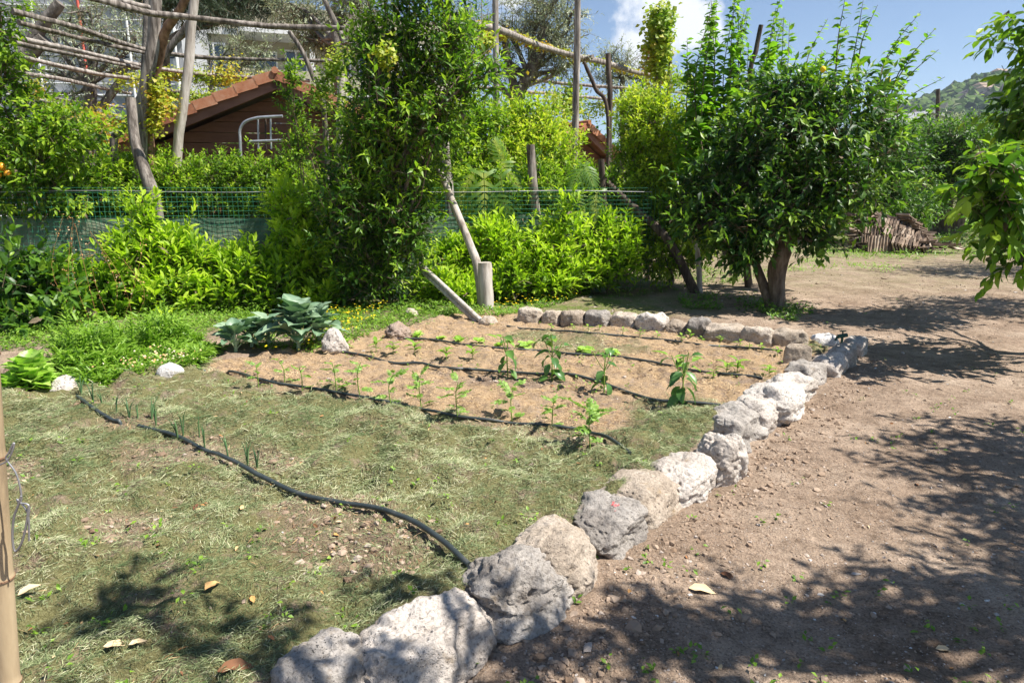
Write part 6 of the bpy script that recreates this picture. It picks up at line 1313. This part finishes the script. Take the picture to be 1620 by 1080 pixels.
# woods behind everything
mb = MB(); wl = []
rs = np.random.RandomState(9)
for x in np.arange(560, 1700, 36): wl.append(lobe(x, 262 + rs.normal() * 10 + (12 if x < 800 else 0), 34, 42 + rs.rand() * 8, 40 + rs.rand() * 4, 2.0))
for x in np.arange(-250, 600, 50): wl.append(lobe(x, 255 + rs.normal() * 8, 42, 45, 27 + rs.rand() * 2, 2.0))
sprays(mb, wl, 6000, slen=0.8, k=9, ll=0.34, lw=0.6, up=.3, out=.6, twig=0, seed=19, tint=(.45, .4), rough=.4, inner=.5)
tag(mb.obj('woods', M['dark']), 'dense mass of trees closing the view behind the garden', 'woods', kind='stuff')
mb = MB(); rs = np.random.RandomState(10); n = 14000
# sunlit grass field far right, seen under the trees
P = np.c_[rs.uniform(14, 42, n), rs.uniform(27, 48, n)]; herb(mb, P, H(P), .15 + .15 * rs.rand(n), .25, 2, rs, .8, BS, .2, .6)
tag(mb.obj('meadow_grass', M['weed']), 'sunlit grass glimpsed under the trees at the back right', 'grass', kind='stuff')

# olives and the pine
OL = dict(slen=0.5, k=14, ll=0.10, lw=0.26, up=0.1, out=0.6, young=0.3, tint=(0.5, 0.35), inner=0.4, droop=0.5, rough=0.5, T=L4, twig=0.006)
GO = 'grey green olive trees behind the pergolas'
def olive(label, trunk, r0, lobes, n, seed, extra=(), **k2):
    Y = trunk[0][2]; pts = np.array([AT(*p) for p in trunk]); base = np.array([pts[0][0], pts[0][1], 0]); kw = dict(OL); kw.update(k2)
    t_ = tree('olive_tree', label, 'tree', base, [lobe(*l) for l in lobes], pts[-1], r0, M['olive'], M['bark_olive'], GO, seed, trunks=[base] + list(pts), n=n, limb_r=r0 * .4, **kw)
    for e in extra:
        m_ = MB(); m_.tube(spline(np.array([AT(*p) for p in e[:-1]]) - base, 14), np.linspace(e[-1], e[-1] * .6, 14), 9, rough=.2, seed=seed); m_.obj('branch', M['bark_olive'], t_)
olive('olive tree with a forked dark trunk behind the left pergola rails', [(142, 300, 15.5), (143, 170, 15.5), (142, 115, 15.5)], .17, [(110, 50, 60, 45, 15.5), (170, 60, 50, 45, 15.5), (70, 30, 45, 40, 15.5), (190, 105, 40, 32, 15.5), (90, 110, 50, 28, 15.5), (140, 10, 60, 35, 15.5), (215, 60, 24, 40, 15.5), (120, 150, 40, 18, 15.5)], 440, 401,
      [[(95, 240, 15), (120, 215, 15), (140, 192, 15.3), .14], [(160, 170, 15.6), (185, 135, 15.6), (200, 105, 15.6), .1], [(20, 110, 14), (60, 50, 14), (95, 5, 14), .15], [(15, 115, 14), (45, 85, 14), (70, 60, 14), .2]])
olive('olive tree whose crown hides the windows of the cream block', [(330, 300, 24), (335, 170, 24), (335, 120, 24)], .16, [(330, 95, 30, 30, 24), (400, 95, 36, 22, 24), (365, 70, 30, 20, 24), (420, 75, 20, 22, 24), (330, 130, 28, 16, 24), (395, 120, 30, 14, 24)], 210, 402, slen=.7, ll=.14)
olive('olive tree at the right end of the cream block, beside the tall dark tree', [(545, 300, 14), (536, 100, 14), (528, 40, 14)], .13, [(480, 25, 44, 26, 15), (540, 30, 30, 40, 15), (500, 60, 30, 16, 15), (455, 12, 22, 14, 15), (530, 80, 24, 30, 15), (560, 0, 50, 30, 15)], 700, 403, [[(545, 70, 13.5), (525, 25, 13.5), (508, -10, 13.5), .06]])
olive('big olive tree with leaning dark limbs between the straight pergola posts', [(815, 300, 17), (818, 165, 17), (842, 110, 17)], .2, [(850, 40, 44, 36, 17), (885, 70, 40, 30, 17), (800, 50, 34, 36, 17), (740, 40, 34, 34, 17.5), (720, 80, 30, 26, 17.5), (860, 5, 40, 30, 17), (880, 110, 28, 20, 17), (810, 110, 30, 20, 17), (905, 20, 24, 26, 17)], 1150, 404,
      [[(842, 110, 17), (850, 75, 17), (862, 40, 17), .13], [(818, 150, 17), (805, 100, 17), (798, 60, 17), .12], [(818, 165, 17), (780, 120, 17), (750, 60, 17), .09]])
olive('pale thin olive tree beside the ivy covered post', [(985, 300, 24), (985, 150, 24), (985, 110, 24)], .12, [(985, 100, 34, 32, 24), (960, 125, 26, 22, 24), (1015, 125, 28, 22, 24), (1030, 90, 16, 24, 24), (960, 90, 16, 22, 24)], 330, 405, slen=.7, ll=.13, inner=.6)
olive('low olive tree in front of the far grey gabled house', [(1500, 300, 40), (1500, 240, 40), (1500, 215, 40)], .12, [(1500, 205, 26, 16, 40), (1475, 212, 22, 12, 40), (1525, 200, 22, 14, 40), (1450, 215, 18, 9, 40)], 260, 406, slen=1.0, ll=.25)
pl = [lobe(*l) for l in [(330, -10, 60, 26, 22), (390, 5, 45, 20, 22), (270, -10, 50, 24, 22), (350, 25, 30, 14, 21), (220, -30, 60, 30, 22), (410, -20, 34, 24, 22), (310, 35, 22, 12, 21)]]
b = AT(255, 300, 22); tree('umbrella_pine', 'dark umbrella pine whose crown hangs down from the top of the picture', 'tree', (b[0], b[1], 0), pl, AT(258, 60, 22), .28, M['pine'], M['bark'], None, 411, n=1500, slen=.55, k=22, ll=.26, lw=.07, up=.1, out=.6, T=L4, inner=.3, rough=.4, young=.4, tint=(.4, .3), splay=1.2, limb_r=.1)

# creepers
def creeper(label, runs, seed, ll=0.055, name='creeper', tintb=0.58):
    """leaves massed along runs: (list of points, count, hang, radius)"""
    rs_ = np.random.RandomState(seed); mb = MB(); b0_ = None
    for pts, n, hang, rad_ in runs:
        P = np.array(pts, float); b0_ = P[0] if b0_ is None else b0_
        S_ = spline(P, 40); u = rs_.rand(n) * 38.9; k = u.astype(int); f = (u - k)[:, None]; O = S_[k] * (1 - f) + S_[k + 1] * f
        O = O + rs_.normal(size=(n, 3)) * rad_; dens = 0.5 + 0.6 * vnoise(O * 2.5, seed); h = rs_.rand(n) ** 1.5 * hang * np.clip(dens, 0.1, 1.2); O[:, 2] -= h
        D = np.c_[rs_.normal(size=(n, 2)), -0.5 + rs_.normal(size=n) * .4]; N = np.c_[rs_.normal(size=n) * .5, -0.8 + rs_.normal(size=n) * .4, 0.6 + rs_.rand(n)]
        L = ll * (.6 + .7 * rs_.rand(n)); mb.leaves(L5, O, D, N, L, L * .95, np.clip(tintb + .4 * vnoise(O * 1.6, seed + 2) + rs_.normal(size=n) * .16 + 0.2 * h / max(hang, .01), 0, 1))
        mb.tube(S_ - [0, 0, 0.02], 0.012, 5, 1)
    o = mb.obj(name, [M['creeper'], M['twig']], None, b0_); tag(o, label, 'creeper', 'yellow green creepers on pergolas')
LV = lambda pts, z=3.72: [lvl(x, y, z) for x, y in pts]
creeper('creeper hanging in curtains from the far pergola rails above the cabin roof', [(LV([(262, 144), (330, 148), (430, 144), (480, 150)]), 3000, .33, .07), (LV([(262, 112), (330, 118)]), 250, .1, .04), (LV([(300, 114), (360, 120), (440, 126)]), 900, .25, .06), (LV([(255, 112), (290, 116)]), 350, .12, .05), ([AT(358, 104, 13.5), AT(360, 112, 13.5), AT(362, 120, 13.5)], 260, .1, .14)], 501)
creeper('creeper wrapped round the brown forked branch at the left', [([AT(246, 120, 10.3), AT(246, 160, 10.3), AT(242, 200, 10.3)], 900, .15, .07), ([AT(262, 150, 10.6), AT(272, 175, 10.6)], 150, .15, .07), (LV([(180, 123), (215, 124), (240, 118)]), 400, .15, .07), ([AT(190, 200, 10.8), AT(225, 190, 10.8)], 250, .2, .1)], 502)
creeper('orange tinged creeper on the lowest rails above the lemon tree', [(LV([(60, 160), (110, 172), (160, 186), (195, 192)]), 1900, .35, .12), (LV([(48, 130), (60, 136)]), 350, .3, .1), ([AT(140, 188, 12), AT(175, 196, 12)], 700, .3, .15)], 503, tintb=.35)
creeper('creeper on the sloping branch right of the cabin ridge', [([AT(548, 75, 11.5), AT(530, 100, 11.5), AT(512, 130, 11.5), AT(500, 160, 11.5)], 1100, .2, .09), (LV([(470, 140), (545, 146)]), 500, .2, .08), ([AT(540, 170, 12), AT(560, 180, 12)], 400, .4, .2)], 504)
creeper('thin creeper along the main beam against the sky', [(LV([(750, 36), (810, 52), (860, 72), (905, 86), (960, 100), (1010, 114), (1060, 120)], 4.63), 1500, .10, .045), (LV([(760, 62), (800, 52)], 4.63), 200, .1, .04)], 505, .075, tintb=.42)
creeper('creeper column covering the tall post against the cloud', [([AT(1043, 20, 17.7), AT(1043, 60, 17.7), AT(1041, 118, 17.7)], 2600, .05, .15)], 506, .12, tintb=.55)
creeper('creeper mat on the far pergola right of the small cabin', [(LV([(880, 160), (940, 163), (1000, 158), (1040, 150)], 4.4), 2300, .7, .16), (LV([(985, 160), (1010, 145), (1060, 125), (1100, 130)], 4.4), 900, .25, .1), ([AT(903, 130, 17), AT(902, 150, 17), AT(900, 180, 17)], 600, .2, .16), ([AT(860, 168, 16), AT(890, 172, 16)], 800, .4, .3)], 507, .08, tintb=.6)
creeper('creeper growing up the middle of the tall dark tree', [([AT(607, 75, 8.3), AT(610, 95, 8.3)], 160, .1, .07), ([AT(762, 65, 9.8), AT(775, 58, 9.8)], 180, .12, .05)], 508, .06)

# monstera leaves behind the mesh
def monstera_leaf(seed):
    rs_ = np.random.RandomState(seed); V = []; F = []; nf = 8
    for s in (-1, 1):
        for i in range(nf):
            t0_ = i / nf; x0 = t0_ * .9 + .02; w = .9 / nf
            reach = .46 * math.sin(min(1, (t0_ * .85 + .18)) * math.pi) ** .7; ang = 1.25 - 1.05 * t0_ ; ang = ang if i else 2.1
            b = len(V); segs_ = 5
            for k in range(segs_ + 1):
                u = k / segs_; wd = w * (1.0 if k < 1 else (.56 if k < segs_ else .1)) * (1 - .0 * u)
                c = np.array([x0 + w / 2 + math.cos(ang) * reach * u, s * (0.008 + math.sin(ang) * reach * u), -.16 * u * u * reach * 2 + .04 * u])
                nrm_ = np.array([math.sin(ang) * wd / 2, -s * math.cos(ang) * wd / 2 * (u > .15), 0])
                V += [c - nrm_, c + nrm_]
            F += [(b + 2 * k, b + 2 * k + 1, b + 2 * k + 3, b + 2 * k + 2) for k in range(segs_)]
    V = np.array(V); V[:, 2] -= .22 * V[:, 0] ** 2
    tin = np.clip(.3 + .4 * np.exp(-np.abs(V[:, 1]) * 14) + .3 * (np.abs(V[:, 1]) > .3) + rs_.normal() * .1, 0, 1)
    return mesh_np('monstera_leaf', V, [np.array(F)], [0], tin, True, [M['monstera']])
ML = [monstera_leaf(s) for s in range(3)]
def monstera(label, bx, Y, lv, seed):
    rs_ = np.random.RandomState(seed); b = np.array([(bx - 810) / 1080 * Y, Y, 0]); th = thing('monstera', b, label, 'monstera', 'monstera plants behind the wire mesh')
    for (x0, y0, x1, y1, sc, dy) in lv:
        a = AT(x0, y0, Y + dy) ; e = AT(x1, y1, Y + dy - .22); d = e - a; L = np.linalg.norm(d) * sc; dz = d / np.linalg.norm(d)
        nn = np.array([rs_.normal() * .2, -1, .75]); nn -= dz * (nn @ dz); nn /= np.linalg.norm(nn); w = np.cross(nn, dz)
        o = bpy.data.objects.new('leaf', ML[rs_.randint(3)]); COL.objects.link(o); o.parent = th; o.location = a - b; o.rotation_euler = Matrix((dz, w, nn)).transposed().to_euler(); o.scale = (L * 1.2, L * 1.2, L * 1.2)
        m_ = MB(); m_.tube(spline([np.array([0, .2, .1]), (a - b) * .6 + [0, .3, 0], a - b], 10), .012, 6); m_.obj('leaf_stalk', M['stem'], th)
monstera('big monstera with yellow veined leaves between the leaning branch and the flat topped post', 760, 10.75, [(765, 272, 770, 345, 1, -.25), (752, 268, 722, 318, 1, -.1), (790, 275, 803, 335, 1, -.15), (785, 250, 815, 285, 1, .1), (775, 300, 795, 348, .9, -.3), (735, 300, 728, 335, 1, 0), (800, 262, 790, 230, 1, .2), (712, 310, 700, 350, .8, 0)], 1)
monstera('smaller monstera below the distant cabin', 915, 11.1, [(925, 262, 905, 292, 1, -.1), (925, 260, 938, 285, 1, -.1), (880, 288, 862, 305, 1, 0), (905, 300, 925, 335, 1, -.1), (945, 300, 940, 345, 1, -.15), (935, 320, 955, 350, 1, 0), (890, 300, 885, 330, 1, -.05)], 2)
# climbing leaves on dry weed stalks by the shade cloth
mb = MB(); rs = np.random.RandomState(77)
for k in range(9):
    a = G(125 + k * 11, 520, .08); e = a + [rs.normal() * .15, rs.normal() * .1, .75 + .5 * rs.rand()]; P = spline([a, (a + e) / 2 + [rs.normal() * .12, 0, 0], e], 8); mb.tube(P, .0018, 4, 0, cap=False)
    n = 30; O = P[rs.randint(3, 8, n)] + rs.normal(size=(n, 3)) * .03; mb.leaves(L4, O, rs.normal(size=(n, 3)), rs.normal(size=(n, 3)), .02, .014, rs.rand(n), 0)
tag(mb.obj('dry_weeds', M['litter']), 'thin reddish dry weed stalks in front of the shade cloth', 'weeds', kind='stuff')

# ------------------------------------------------------------------ air
hm, hn = newmat('air'); hv = hn.nodes.new('ShaderNodeVolumePrincipled'); hv.inputs['Density'].default_value = 0.0002; hv.inputs['Color'].default_value = (0.72, 0.83, 1.0, 1); hv.inputs['Anisotropy'].default_value = 0.2
ho = hn.nodes.new('ShaderNodeOutputMaterial'); hn.links.new(hv.outputs[0], ho.inputs['Volume'])
m_ = MB(); m_.box((0, 600, 120), (7000, 2600, 250)); o = m_.obj('haze', hm); tag(o, kind='stuff')
